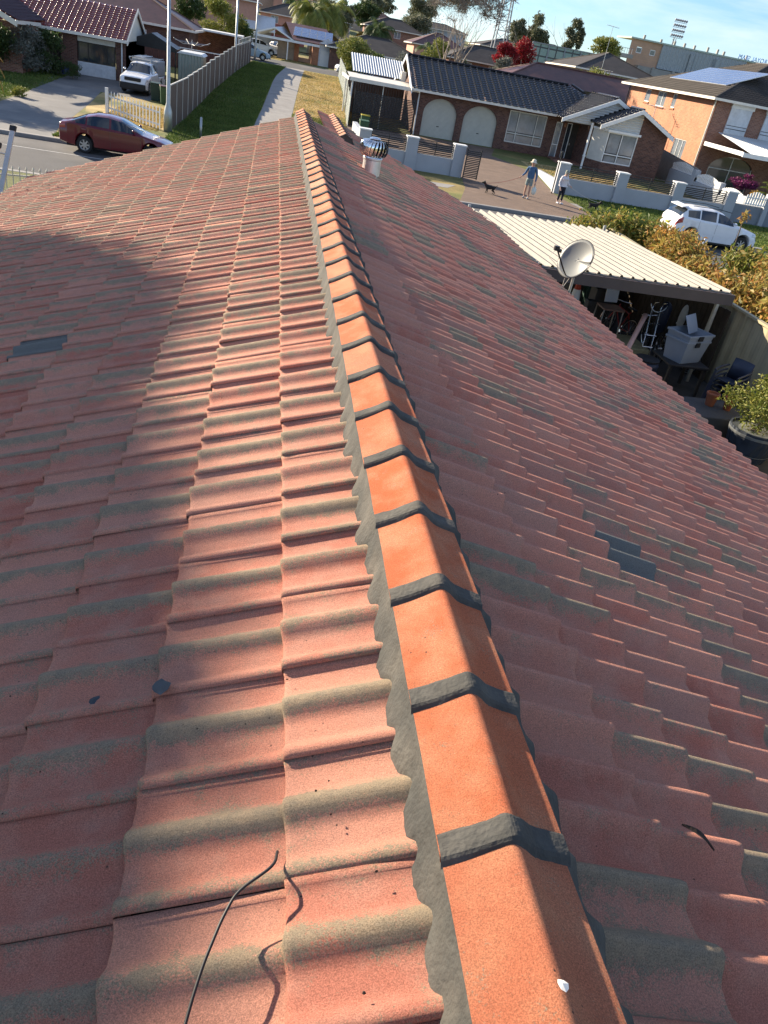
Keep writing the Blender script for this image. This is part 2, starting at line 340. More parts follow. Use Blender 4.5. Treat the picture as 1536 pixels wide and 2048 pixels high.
# tufts of grass over the lawns that show
def tufts(name, areas, n, m, h=.09, seed=5, lab='short grass'):
    rg = np.random.default_rng(seed); mb = MB()
    for (x0, x1, y0, y1, k) in areas:
        c = int(n*k); y = rg.uniform(y0, y1, c); t = rg.random(c); A0 = np.array([x0(v) if callable(x0) else x0 for v in y]); A1 = np.array([x1(v) if callable(x1) else x1 for v in y]); x = A0+(A1-A0)*t
        a = rg.uniform(0, 6.28, c); w = .02+.03*rg.random(c); hh = h*(.4+rg.random(c)); lx = rg.normal(size=c)*.05; ly = rg.normal(size=c)*.05
        z = np.array([T(q) for q in y]); o = len(mb.v)
        p = np.stack([np.stack([x-w*np.cos(a), y-w*np.sin(a), z-.01], 1), np.stack([x+w*np.cos(a), y+w*np.sin(a), z-.01], 1), np.stack([x+lx, y+ly, z+hh], 1)], 1).reshape(-1, 3)
        mb.v += p.tolist(); mb.f += [(o+3*i, o+3*i+1, o+3*i+2) for i in range(c)]
    o = mb.build(name, m); o['kind'] = 'stuff'; tag(o, lab, 'grass'); return o
mat('blade_green', (.1, .15, .03), .8, var=.3, vs=.5, rnd=[(.06, .11, .018), (.11, .165, .03), (.18, .2, .05)], trans=.2)
mat('blade_dry', (.3, .22, .08), .8, var=.3, vs=.5, rnd=[(.2, .2, .05), (.42, .31, .13), (.5, .36, .17)], trans=.4)
mat('lawn_green', (.075, .11, .025), .95, var=.35, vs=.8, bump=.03, bs=25, second=((.12, .11, .035), .4, .5, .68)); mat('lawn_dry', (.42, .31, .13), .95, var=.25, vs=.9, bump=.03, bs=25, second=((.12, .14, .03), .3, .48, .62))
pl = lambda v: float(np.interp(v, [36, 50, 54, 75, 82, 94], [-1.95, -1.6, -1.48, -.7, -.35, .6])); pr_ = lambda v: float(np.interp(v, [36, 50, 56.8, 73.2, 95], [.38, .42, .78, 1.55, 2.62])); fl_ = lambda v: float(np.interp(v, [36, 44, 53, 63, 78, 94], [-5.4, -5.4, -5.25, -4.95, -3.85, -2.9])); fr_ = lambda v: float(np.interp(v, [36, 59, 75, 95], [4.1, 4.6, 5.4, 6.2]))
def lawn(nm, f0, f1, y0, y1, m, dz):
    ys_ = sorted({y0, y1}|{v for v in (44, 50, 54, 56.8, 60, 63, 68, 70, 75, 78, 82, 86, 90) if y0 < v < y1}); mb = MB(); mb.grid([[(f0(v), v, T(v)+dz), (f1(v), v, T(v)+dz)] for v in ys_]); return struct(mb.build(nm, m))
lawn('lawn', fl_, pl, 36.03, 94.6, 'lawn_green', .003); lawn('lawn', pr_, fr_, 36.03, 94.4, 'lawn_dry', .003)
lawn('lawn', lambda v: -9.7 if v < 48 else -10.8, lambda v: -5.7, 36.03, 55, 'lawn_dry', .0025); lawn('lawn', lambda v: 15.6, lambda v: 60., 36.03, 43.6, 'lawn_green', .0025); lawn('lawn', lambda v: 16.7, lambda v: 26., 44.2, 55.9, 'lawn_dry', .0025)
lawn('lawn', lambda v: -60., lambda v: -13.95 if v < 50 else -14.9, 40, 61.2, 'lawn_green', .0025)
tufts('grass', [(fl_, pl, 36.2, 60, 1), (fl_, pl, 60, 94, .9), (-9.4, -9.2, 36.3, 46, .1), (-17, -14, 42, 60, .35), (pr_, fr_, 36, 60, .5), (15.6, 30, 36.2, 43.4, .9)], 34000, 'blade_green', .08, 5, 'green winter grass on the laneway lawns and verges')
tufts('dry_grass', [(pr_, fr_, 58, 93, 1), (-9, -6, 42.5, 52, .5), (16.9, 24, 45, 55.5, .4), (-3, 4, 107.5, 110, .2)], 22000, 'blade_dry', .05, 6, 'dry yellow grass on the sunny side of the laneway')

# ================================================================ our own house and its tiled roof
RP = R(20.18); ca, sa = math.cos(RP), math.sin(RP)
house = thing('brick_house', (0, 0, -4.2), 'near house under the camera, weathered red tile roof with orange ridge caps banded grey', 'house')
def tile_material(mname, ra, rb, rc, cap=False):
    m = bpy.data.materials.new(mname); m.use_nodes = True; t = m.node_tree; n = t.nodes; l = t.links.new; b = n['Principled BSDF']
    tc = n.new('ShaderNodeTexCoord')
    def nz(s, d=5, ro=.6):
        q = n.new('ShaderNodeTexNoise'); q.inputs['Scale'].default_value = s; q.inputs['Detail'].default_value = d; q.inputs['Roughness'].default_value = ro; l(tc.outputs['Object'], q.inputs[0]); return q.outputs[0]
    def at(nm):
        q = n.new('ShaderNodeAttribute'); q.attribute_name = nm; return q.outputs['Fac']
    def mixc(f, a, bcol):
        q = n.new('ShaderNodeMixRGB')
        for i, z in ((0, f), (1, a), (2, bcol)):
            if isinstance(z, tuple): q.inputs[i].default_value = z
            elif isinstance(z, float): q.inputs[i].default_value = z
            else: l(z, q.inputs[i])
        return q.outputs[0]
    def math_(op, a, b_):
        q = n.new('ShaderNodeMath'); q.operation = op
        for i, z in ((0, a), (1, b_)):
            if isinstance(z, (int, float)): q.inputs[i].default_value = z
            else: l(z, q.inputs[i])
        q.use_clamp = False; return q.outputs[0]
    def rng_(v, a, b_, c=0., d=1.):
        q = n.new('ShaderNodeMapRange'); q.inputs[1].default_value = a; q.inputs[2].default_value = b_; q.inputs[3].default_value = c; q.inputs[4].default_value = d; l(v, q.inputs[0]); return q.outputs[0]
    tone, wth, blu = at('tone'), at('weather'), at('blue')
    if cap: tone = n.new('ShaderNodeObjectInfo').outputs['Random']
    red = mixc(rng_(tone, 0, 1), ra, rb)
    red = mixc(rng_(nz(7), .42, .68), red, rc)
    g_ = mixc(rng_(nz(30), .35, .65), (.34, .26, .175, 1), (.26, .215, .155, 1))
    wn = math_('ADD', wth, rng_(nz(11, 7, .7), .3, .7, -.4, .4))
    wn = math_('ADD', wn, rng_(nz(210, 3, .7), .3, .7, -.42, .42))
    col = mixc(rng_(wn, .34, .62), red, g_)
    col = mixc(rng_(blu, 0, 1), col, (.16, .165, .155, 1))
    # fine sand coating: light and dark grains, dark lichen specks
    gr = rng_(nz(330, 3, .85), .34, .66, .58, 1.4); sc = n.new('ShaderNodeVectorMath'); sc.operation = 'SCALE'; l(col, sc.inputs[0]); l(gr, sc.inputs['Scale'])
    vo = n.new('ShaderNodeTexVoronoi'); vo.inputs['Scale'].default_value = 28; l(tc.outputs['Object'], vo.inputs[0])
    sp = math_('MULTIPLY', rng_(vo.outputs['Distance'], .05, .09, 1, 0), rng_(nz(5, 2), .5, .62))
    col = mixc(sp, sc.outputs[0], (.05, .035, .03, 1))
    st = math_('MULTIPLY', rng_(nz(2.2, 8, .75), .6, .72), rng_(nz(55, 3), .35, .7)); col = mixc(math_('MULTIPLY', st, .5), col, (.14, .1, .1, 1))
    l(col, b.inputs['Base Color']); b.inputs['Roughness'].default_value = .82; b.inputs['Specular IOR Level'].default_value = .28
    bp = n.new('ShaderNodeBump'); bp.inputs['Distance'].default_value = .0055; bp.inputs['Strength'].default_value = 1; l(nz(300, 6, .85), bp.inputs['Height'])
    b2 = n.new('ShaderNodeBump'); b2.inputs['Distance'].default_value = .004; b2.inputs['Strength'].default_value = .5; l(nz(40, 4), b2.inputs['Height']); l(bp.outputs[0], b2.inputs['Normal']); l(b2.outputs[0], b.inputs['Normal'])
    MT[mname] = m
tile_material('roof_tile', (.49, .18, .125, 1), (.6, .285, .2, 1), (.53, .265, .195, 1))
tile_material('cap_orange', (.52, .125, .045, 1), (.5, .18, .1, 1), (.55, .23, .125, 1), True)
tile_material('cap_pale', (.55, .21, .11, 1), (.55, .26, .16, 1), (.46, .22, .15, 1), True)

TW, TT = .30, .024
NU = 22
US = np.array([0, 0]+[i/NU for i in range(1, NU+1)]+[1.0]); HS = np.array([prof(u) for u in US]); HS[0] -= .006; HS[-1] -= .008
BB = np.array([math.cos(math.pi*min(abs(u-.56), .21)/.42)**2 for u in US]); LB = np.array([math.cos(math.pi*min(abs(min(abs(u-.06), abs(u-1.06))), .16)/.32)**2 for u in US])
def surf_z(y, side, y0=.893):
    u = ((y-y0)/TW) % 1.0
    return prof(u if side < 0 else 1-u)
def slope(side, first, e, noses, ya, yb, name, parent, blues, ridge_x=0, seed=1, cut=None):
    "side -1 left, +1 right; one island per tile with its own tone, weathering and slight misalignment"
    rg = np.random.default_rng(seed); V = []; Fc = []; tone = []; wea = []; blu = []; off0 = 0
    j0 = int(math.floor((ya-.893)/TW)); j1 = int(math.ceil((yb-.893)/TW))
    for c in range(noses):
        s1 = first+c*e; s0 = max(.02, s1-e-.03) if c or cut else .05
        for j in range(j0, j1):
            y_lo = .893+j*TW
            if cut is not None and y_lo+TW > cut(s1)+.02: continue
            jt = rg.normal(size=3)*np.array([.0016, .003, .0018]); tn = rg.random(); t = TT+jt[2]
            if side < 0: wg = np.clip(rg.normal(.78, .18), 0, 1.1); wl = np.clip(rg.normal(.36, .25), 0, 1); wa = rg.normal(.0, .08)
            else:
                k = rg.random(); wg, wl, wa = (1.0, .9, .3) if k < .11 else (.65, .5, .05) if k < .32 else (.25, .2, -.1)
                if k < .11: wa = .25
            bl = 0
            for (bs, by, br) in blues:
                if abs(s1-bs) < br[0] and abs(y_lo+.15-by) < br[1]: bl = 1
            if side > 0 and rg.random() < .12: bl = max(bl, .2)
            rows = [(s0, TT*(1-(s1-s0)/e)-.0), (s0+(s1-s0)*.5, None), (s1-.02, None), (s1-.007, t-.001), (s1-.002, t-.004), (s1, t-.010), (s1+.0005, -.008)]
            for q, (s, of) in enumerate(rows):
                if of is None: of = TT*(1-(s1-s0)/e)+(t-TT*(1-(s1-s0)/e))*(s-s0)/(s1-s0)
                yy = y_lo+US*TW+jt[0] if side < 0 else y_lo+TW-US*TW+jt[0]
                n_ = -.055+of+HS*(.95 if side < 0 else 1.4); ss = s+jt[1]*(q > 1)+0*US
                x = side*(ss*ca+n_*sa) + ridge_x; z = -ss*sa+n_*ca
                V.append(np.stack([x, yy, z], 1))
                wea.append(wg*BB+wl*LB*.8+wa); tone.append(np.full(len(US), tn)); blu.append(np.full(len(US), bl))
            w = len(US)
            for a in range(len(rows)-1):
                for k_ in range(w-1):
                    b0 = off0+a*w+k_; Fc.append((b0, b0+1, b0+w+1, b0+w) if side < 0 else (b0, b0+w, b0+w+1, b0+1))
            off0 += len(rows)*w
    V = np.concatenate(V); mb = MB(); mb.v = V.tolist(); mb.f = Fc
    return mb.build(name, 'roof_tile', parent, smooth=True, attrs=dict(tone=np.concatenate(tone), weather=np.concatenate(wea), blue=np.concatenate(blu)))
rl = slope(-1, .439, .354, 14, -2.4, 15.25, 'roof', house, [(5.6*.354+.30, 4.9, (.12, .16))], seed=3)
rl['label'] = 'sunlit left slope of the roof'
rr = slope(1, .53, .2773, 16, -2.4, 15.0, 'roof', house, [(1.44, 2.42, (.1, .14))], seed=4)
rr['label'] = 'shaded right slope of the roof'
re_ = slope(1, .8073, .2773, 15, 15.0, 19.2, 'roof', house, [], seed=5, cut=lambda s: 18.95-(s-.8)*.5)
re_['label'] = 'lower far end of the right slope'
mb = MB()
# decking under the tiles, walls, fascia, verge
mb.prism([(-4.66, -2.4, -1.82), (0, -2.4, -.1), (4.33, -2.4, -1.7), (4.33, -2.4, -1.76), (0, -2.4, -.2), (-4.66, -2.4, -1.88)], (0, 17.55, 0))
mb.prism([(.8, 15.16, -.4), (4.3, 15.16, -1.7), (4.3, 15.16, -1.76), (.8, 15.16, -.45)], (0, 2.1, 0)); mb.prism([(.8, 15.16, -.4), (-1.6, 15.16, -1.3), (-1.6, 15.16, -1.36), (.8, 15.16, -.45)], (0, 3.4, 0))
mb.build('roof_deck', 'tile_dark', house)
mb = MB(); mb.box(-4.2, -2.3, -4.4, 3.9, 14.7, -1.9); mb.box(-1.2, 14.7, -4.4, 3.9, 16.9, -1.9)
mb.prism([(-4.1, 14.65, -1.89), (3.8, 14.65, -1.89), (0, 14.65, -.3)], (0, .05, 0)); mb.build('wall', 'brick_red', house)
def gutter(x, y0, y1, z, sgn, m, parent):
    q = MB(); P = [(0, 0), (0, -.08), (.02, -.11), (.09, -.11), (.115, -.08), (.115, .0), (.105, .0), (.105, -.075), (.085, -.1), (.02, -.1), (.01, -.08), (.01, 0)]
    q.prism([(x+sgn*a, y0, z+b) for a, b in P], (0, y1-y0, 0)); return q.build('gutter', m, parent)
gutter(-4.66, -2.4, 15.3, -1.78, -1, 'black_metal', house); gutter(4.34, -2.4, 17, -1.68, 1, 'tile_dark', house)
mb = MB(); mb.prism([(-4.7, 15.2, -1.95), (-4.7, 15.2, -1.8), (0, 15.2, -.09), (4.35, 15.2, -1.7), (4.35, 15.2, -1.86), (0, 15.2, -.25)], (0, .03, 0)); mb.build('barge_board', 'black_metal', house)

# ridge caps: an ogee angle section, each with its own slight tilt
def cap_mat(nm, c1, c2):
    m = mat(nm, c1, .85, var=.14, vs=6, bump=.004, bs=300, second=(c2, 7, .4, .62), spec=.25); return m

mat('pointing', (.048, .049, .046), .85, var=.25, vs=18, bump=.004, bs=90, second=((.085, .08, .07), 6, .42, .66))
CPX = [-.128, -.1, -.085, -.066, -.052, -.04, -.026, -.014, -.006, 0, .006, .014, .026, .04, .052, .066, .085, .1, .128]
def capz(x): return float(np.interp(abs(x), [0, .006, .014, .03, .06, .09, .128], [.101, .0998, .096, .0865, .0685, .0525, .035])) if x < 0 else float(np.interp(abs(x), [0, .006, .014, .026, .04, .052, .066, .085, .128], [.101, .1, .0965, .088, .075, .065, .0575, .05, .036]))
def capring(y, dz=0, sc=1, ox=0): return [(x*sc+ox, y, capz(x)+dz-.014) for x in CPX]
CL = .377
def caps(n0, n1, ox, oz, yofs, parent, mdl):
    for k in range(n0, n1):
        y0 = yofs+k*CL; rg = random.Random(k*7+3); rise = .010; dx = rg.uniform(-.002, .002); sk = rg.uniform(-.003, .003)
        q = MB(); rows = []
        for yy, dz, sc in ((y0+CL+.03, -.006, .96), (y0+CL*.6, 0, .98), (y0+CL*.3, .0025, 1), (y0+.014, .0045, 1.01), (y0+.004, .0035, 1.01), (y0, -.006, 1.0)):
            rows.append([(x+dx+sk*(yy-y0), y, z+oz) for x, y, z in capring(yy, dz, sc, ox)])
        rows[0] = rows[0]
        q.grid(rows); lo = [(x*.98, y, z-.02) for x, y, z in [rows[0][0], rows[5][0]]]
        o = q.build('ridge_cap', mdl(k), parent, smooth=True); yield o
roofp = rl
for o in caps(-6, 38, 0, 0, .8113, house, lambda k: 'cap_orange' if k < 16 or k % 3 else 'cap_pale'): pass
for o in caps(0, 10, .8, -.285, 15.05, house, lambda k: 'cap_pale'): pass
# pointing bands over the cap joints and bedding down both sides
def bandrow(k, ox, oz, yofs, w=.026):
    q = MB(); t = 0; y0 = yofs+k*CL; rg = random.Random(k+50); rows = []
    BP = [(-.013, -.0135), (-.009, -.0105), (-.004, -.0035), (.002, .0012), (.012, .0026), (.03, .0026), (.045, .002), (.05, .0003)]
    for a in range(8):
        yy = y0+BP[a][0]; row = []
        for i, x in enumerate(CPX):
            dd = (noise.noise(Vector((x*38, k*3.1+(a > 3)*9, 1)))*.005 if a in (0, 1, 6, 7) else 0)
            row.append((x*1.012+ox, yy+dd, capz(x)-.014+.0055+BP[a][1]+oz+noise.noise(Vector((x*60, k*5.+a, 2)))*.0005))
        rows.append(row)
    q.grid(rows); return q
for k in range(-5, 38): bandrow(k, 0, 0, .8113).build('ridge_band', 'pointing', house)
for k in range(0, 10): bandrow(k, .8, -.285, 15.05).build('ridge_band', 'pointing', house, smooth=True)
def bedding(side, y0, y1, e0, ox=0, oz=0):
    q = MB(); n_ = int((y1-y0)/.012); rows = []
    first = .439 if side < 0 else .53; sk_ = side*7.7
    for i in range(n_+1):
        y = y0+(y1-y0)*i/n_; h = surf_z(y, side)*(.95 if side < 0 else 1.4)
        wob = noise.noise(Vector((y*5+sk_, side, 0)))*.022+noise.noise(Vector((y*60, side, 4)))*.003
        out = e0-(.95 if side < 0 else .5)*(h-.01)+wob*1.3; row = []
        for t in (0, .25, .5, .8, 1, 1.0):
            s = .112/ca*(1-t)+out*t
            zt = -.055+TT*.35+max(h, 0)+.002
            a = (side*(.119), y, capz(.12)-.014-.012); b_ = (side*(out*ca+zt*sa), y, -out*sa+zt*ca+.004)
            tt = t; z = a[2]*(1-tt)+b_[2]*tt-.006*math.sin(math.pi*tt)
            row.append((a[0]*(1-tt)+b_[0]*tt+ox, y, z+oz))
        row[-1] = (row[-2][0]+side*.002, y, row[-2][2]-.02)
        rows.append(row)
    q.grid(rows); return q.build('bedding_mortar', 'pointing', house, smooth=True)
bedding(-1, -1.5, 15.2, .168); bedding(1, -1.5, 15.2, .224)
bedding(1, 15.05, 18.8, .2, .8, -.285); bedding(-1, 15.05, 18.8, .2, .8, -.285)
MB().prism([(x+.8, 15.06, capz(x)-.285-.02) for x in CPX]+[(.95, 15.06, -.36), (.65, 15.06, -.36)], (0, .05, 0)).build('mortar_plug', 'pointing', house)
# bits on the roof
mat('droppings', (.75, .72, .66), .8); mat('blue_patch', (.03, .045, .06), .7, var=.3, vs=30)
def Lp(x, y, up=0): return (x, y, -abs(x)*math.tan(RP)+up)
tag(MB().tube(curve([Lp(-.415, .96, -.02), Lp(-.43, .905, .02), Lp(-.49, .86, .035), Lp(-.515, .82, .04), Lp(-.535, .77, .042), Lp(-.555, .71, .04), Lp(-.575, .62, .035), Lp(-.6, .45, .03), Lp(-.6, 0, .03)]), .0032, 8).build('cable', 'plastic_black', smooth=True), 'thin black cable curving out from under a roof tile at the bottom of the photo', 'cable')
q = MB(); rg = random.Random(4)
def blotch(mb, c, r_, n=9, up=(0, 0, 1), h=.004):
    c = Vector(c); up = Vector(up).normalized(); a = up.orthogonal().normalized(); b = up.cross(a); P = []
    for i in range(n): t = 2*math.pi*i/n; P.append(c+(a*math.cos(t)+b*math.sin(t))*r_*rg.uniform(.55, 1.2))
    o = len(mb.v); mb.v += [tuple(p) for p in P]+[tuple(c+up*h)]; mb.f += [(o+i, o+(i+1) % n, o+n) for i in range(n)]
blotch(q, (.004, .552, .0965), .011, up=(.1, 0, 1), h=.003); tag(q.build('bird_dropping', 'droppings'), 'white bird dropping on the nearest orange ridge cap', 'dropping')
nl = Vector((-sa, 0, ca))
for j, (x, y, r_) in enumerate(((-.722, 1.506, .024), (-.89, 1.51, .012))):
    q = MB(); blotch(q, Vector((x, y, -abs(x)*math.tan(RP)))+nl*.006, r_*1.3, up=nl, h=.002); tag(q.build('paint_flake', 'blue_patch'), ['larger dark blue sealant smear at a tile joint', 'smaller dark blue sealant smear left of the larger one'][j], 'sealant smear', 'sealant smears on the left slope')
q = MB()
for x, y, n_ in ((-3.37, 12.7, 26), (-2.6, 12.2, 20), (-4.1, 13.3, 26), (-2.85, 12.8, 16), (-.34, 1.2, 3), (-.3, .9, 3)):
    for i in range(n_): a, b = rg.uniform(-.35, .35), rg.uniform(-.25, .25); px_, py_ = x+a*(n_ > 5)+a*.2, y+b; blotch(q, Vector((px_, py_, -abs(px_)*math.tan(RP)))+nl*(-.028+max(0, surf_z(py_, -1))*.95+.012), rg.uniform(.008, .022) if n_ > 5 else .004, 5, nl, .004)
o = q.build('leaf_litter', mat('litter', (.03, .022, .018), .9)); o['kind'] = 'stuff'; tag(o, 'dark leaf litter caught on the far left slope', 'leaf litter')
q = MB(); P = curve([(.56, 1.03, -.187), (.6, 1.0, -.19), (.64, .985, -.225)], 4); q.grid([[Vector(p)+Vector((0, w*.012*math.sin(math.pi*i/(len(P)-1)), abs(w)*.006)) for w in (-1, 0, 1)] for i, p in enumerate(P)]); tag(q.build('dry_leaf', 'litter', solid=.001), 'dark curled dry leaf on the near right slope', 'leaf')
# whirlybird roof ventilator
v = thing('roof_ventilator', (.98, 12.2, -.42), 'silver spinning turbine vent on the right slope below the ridge', 'roof vent')
mat('alu', (.78, .78, .78), .16, 1, var=.05); mat('alu_dull', (.6, .6, .6), .45, .8, var=.1, vs=10)
c = Vector((.98, 12.2, 0))
q = MB(); q.box(.72, 11.95, -.5, 1.28, 12.5, -.46); q.xf(Matrix.Translation(Vector((1, 12.2, -.48))) @ Matrix.Rotation(RP, 4, 'Y') @ Matrix.Translation(-Vector((1, 12.2, -.48)))); q.build('base_plate', 'alu_dull', v)
q = MB(); q.lathe([(.135, -.5), (.135, -.2), (.145, -.19), (.145, -.17), (.13, -.165)], (c.x, c.y, 0), 28); q.build('collar', 'alu_dull', v, smooth=False)
q = MB(); NB = 22
for i in range(NB):
    rows = []
    for a in range(9):
        t = a/8; ph = -1.0+t*2.15; rr_ = .215*math.cos(ph*.78)**.8 if t < .98 else .06; z = -.04+.125*math.sin(ph*1.05)+.0
        an = 2*math.pi*i/NB+t*.25; row = []
        for b_ in range(4):
            w_ = (b_/3)*.30; row.append((c.x+(rr_-.03*(b_/3)**1.5)*math.cos(an+w_), c.y+(rr_-.03*(b_/3)**1.5)*math.sin(an+w_), z))
        rows.append(row)
    q.grid(rows)
q.build('turbine', 'alu', v, smooth=True)
q = MB(); q.lathe([(.085, .085), (.07, .1), (.03, .108), (.0, .11)], (c.x, c.y, 0), 24); q.build('cap', 'alu', v, smooth=True); q = MB(); q.lathe([(.14, -.168), (.15, -.155), (.06, -.15)], (c.x, c.y, 0), 24); q.build('bearing_ring', 'alu', v, smooth=True)
q = MB(); q.lathe([(.1, -.15), (.1, .06)], (c.x, c.y, 0), 16); q.build('core', 'plastic_black', v)
# ================================================================ building helpers
def wall_x(mb, x0, x1, z0, z1, y, ops=(), d=.12, sgn=1):
    "wall facing -Y with reveals; ops: (x0,z0,x1,z1) holes"
    X = sorted({x0, x1}|{v for o in ops for v in (o[0], o[2])}); Z = sorted({z0, z1}|{v for o in ops for v in (o[1], o[3])})
    for a, b in zip(X, X[1:]):
        for c, e in zip(Z, Z[1:]):
            if any(o[0] <= a and b <= o[2] and o[1] <= c and e <= o[3] for o in ops): continue
            mb.add([(a, y, c), (b, y, c), (b, y, e), (a, y, e)], [(0, 1, 2, 3)])
    for o in ops:
        a, c, b, e = o
        mb.add([(a, y, c), (b, y, c), (b, y, e), (a, y, e), (a, y+d, c), (b, y+d, c), (b, y+d, e), (a, y+d, e)], [(0, 4, 5, 1), (1, 5, 6, 2), (2, 6, 7, 3), (3, 7, 4, 0)])
    return mb
def wall_y(mb, y0, y1, z0, z1, x, ops=(), d=.12):
    "wall facing -X (d>0) with reveals"
    t = MB(); wall_x(t, y0, y1, z0, z1, 0, ops, d)
    return mb.add([(x+p[1], p[0], p[2]) for p in t.v], t.f)
def window(parent, a, b, z0, z1, y, frame='white', axis='x', bars=(), hb=(), glass='glass', d=.07, fw=.05, curtain=None, name='window'):
    "frame in a wall opening (facing -Y or -X), pane as its child; bars: vertical mullions, hb: transoms"
    def P(mb):
        if axis == 'x': return mb
        mb.v = [(p[1], p[0], p[2]) for p in mb.v]; mb.f = [f[::-1] for f in mb.f]; return mb
    q = MB(); y1 = y+d
    q.box(a, y, z0, a+fw, y1, z1); q.box(b-fw, y, z0, b, y1, z1); q.box(a+fw, y, z1-fw, b-fw, y1, z1); q.box(a+fw, y, z0, b-fw, y1, z0+fw)
    for v_ in bars: q.box(v_-fw/2, y+.004, z0+fw, v_+fw/2, y1-.004, z1-fw)
    for v_ in hb: q.box(a+fw, y+.008, v_-fw/2, b-fw, y1-.008, v_+fw/2)
    f = P(q).build(name, frame, parent)
    q = MB(); q.box(a+fw*.5, y+d*.6, z0+fw*.5, b-fw*.5, y+d*.72, z1-fw*.5); P(q).build('pane', glass, f)
    if curtain:
        q = MB(); q.grid([[(a+fw+(b-a-2*fw)*i/40, y+d+.03+.02*math.sin(i*1.9), z) for i in range(41)] for z in (z0+.02, z1-.02)]); P(q).build('curtain', curtain, f)
    return f
def ribbed(mb, x0, x1, y0, y1, z0, z1, per=.2, h=.03, along='y', k=6):
    "ribbed sheet roof; ribs run along the given axis; z0 at the low-coordinate end"
    L_ = (x1-x0) if along == 'y' else (y1-y0); n_ = int(L_/per*k); rows = []
    pr = [0, 0, 0, 1, 1, 0][:k]
    for t in (0, .5, 1):
        row = []
        for i in range(n_+1):
            u = i*per/k
            hh = h*pr[i % k]
            if along == 'y': row.append((x0+u, y0+(y1-y0)*t, z0+(z1-z0)*t+hh))
            else: row.append((x0+(x1-x0)*t, y0+u, z0+(z1-z0)*t+hh))
        rows.append(row)
    return mb.grid(rows)
def roller(parent, x0, x1, z0, z1, y, arch, m='roller', name='roller_door'):
    "roller door with horizontal ribs; arch rise at the top"
    q = MB(); n_ = int((z1+arch-z0)/.075); cx = (x0+x1)/2; hw = (x1-x0)/2; rows = []
    for i in range(n_*2+1):
        z = z0+(z1+arch-z0)*i/(n_*2)
        w = hw if z <= z1 else hw*math.sqrt(max(0, 1-((z-z1)/arch)**2)); w = max(w, .02)
        rows.append([(cx-w, y+(.018 if i % 2 else 0), z), (cx+w, y+(.018 if i % 2 else 0), z)])
    q.grid(rows); o = q.build(name, m, parent)
    q = MB(); q.box(cx-.09, y-.02, (z0+z1)/2+.0, cx+.09, y-.004, (z0+z1)/2+.05); q.build('handle', 'plastic_black', o)
    q = MB(); q.box(x0+.01, y-.015, z0, x1-.01, y+.03, z0+.06); q.build('bottom_rail', 'steel', o)
    return o
mat('roller', (.5, .49, .42), .5, var=.06)
def arch_fill(mb, x0, x1, z1, arch, y, d=.12, n_=14):
    "brick spandrels over an arched opening and its soffit"
    cx = (x0+x1)/2; hw = (x1-x0)/2; A = [(cx-hw*math.cos(math.pi*i/n_), z1+arch*math.sin(math.pi*i/n_)) for i in range(n_+1)]
    for i in range(n_):
        (xa, za), (xb, zb) = A[i], A[i+1]; zt = z1+arch
        mb.add([(xa, y, za), (xb, y, zb), (xb, y, zt), (xa, y, zt)], [(0, 1, 2, 3)])
        mb.add([(xa, y, za), (xb, y, zb), (xb, y+d, zb), (xa, y+d, za)], [(3, 2, 1, 0)])
    return mb
def solar(parent, O, A, D, nc, nr, w, h, m='solar'):
    O, A, D = Vector(O), Vector(A).normalized(), Vector(D).normalized(); Nn = A.cross(D); Nn = Nn if Nn.z > 0 else -Nn
    for i in range(nc):
        for j in range(nr):
            q = MB(); p = O+A*(i*(w+.03))+D*(j*(h+.03))+Nn*.08; a, b = A*w, D*h
            q.prism([p, p+a, p+a+b, p+b], Nn*.035); o = q.build('solar_panel', 'alu_dull', parent)
            q = MB(); p2 = p+Nn*.0352; e = .025; q.prism([p2+A*e+D*e, p2+A*(w-e)+D*e, p2+A*(w-e)+D*(h-e), p2+A*e+D*(h-e)], Nn*.003); q.build('cell_sheet', 'solar', o)
mat('solar', (.03, .05, .13), .15, var=.15, vs=1, spec=.8, coat=.5, brick=((.03, .05, .14), (.035, .06, .15), (.3, .33, .38), .16, .16, .006))
def hiproof(parent, x0, x1, y0, y1, ze, pitch, m, gable=False, axis=None, ov=.5, nm='roof', gut='fascia'):
    "plain hip or gable roof body with ridge capping and a gutter"
    x0 -= ov; x1 += ov; y0 -= ov; y1 += ov; tp = math.tan(R(pitch)); ax = axis or ('x' if x1-x0 > y1-y0 else 'y')
    q = MB()
    if ax == 'x':
        hw = (y1-y0)/2; yc = (y0+y1)/2; zr = ze+hw*tp; i = 0 if gable else hw; a, b = (x0+i, yc, zr), (x1-i, yc, zr)
    else:
        hw = (x1-x0)/2; xc = (x0+x1)/2; zr = ze+hw*tp; i = 0 if gable else hw; a, b = (xc, y0+i, zr), (xc, y1-i, zr)
    C = [(x0, y0, ze), (x1, y0, ze), (x1, y1, ze), (x0, y1, ze)]
    if ax == 'x': fs = [(0, 1, 5, 4), (2, 3, 4, 5), (1, 2, 5), (3, 0, 4)]
    else: fs = [(0, 1, 4), (1, 2, 5, 4), (2, 3, 5), (3, 0, 4, 5)]
    q.add(C+[a, b], fs+[(3, 2, 1, 0)]); o = q.build(nm, m, parent)
    r = MB(); r.tube([a, b], .1, 6)
    if not gable:
        for c_, e_ in ((C[0], a), (C[1], b if ax == 'x' else a), (C[2], b), (C[3], a if ax == 'x' else b)): r.tube([c_, e_], .09, 6)
    r.build('ridge_capping', m, o)
    g_ = MB(); t_ = .1
    g_.box(x0-t_, y0-t_, ze-.14, x1+t_, y0, ze+.02); g_.box(x0-t_, y1, ze-.14, x1+t_, y1+t_, ze+.02); g_.box(x0-t_, y0, ze-.14, x0, y1, ze+.02); g_.box(x1, y0, ze-.14, x1+t_, y1, ze+.02)
    g_.build('gutter', gut, parent); return o
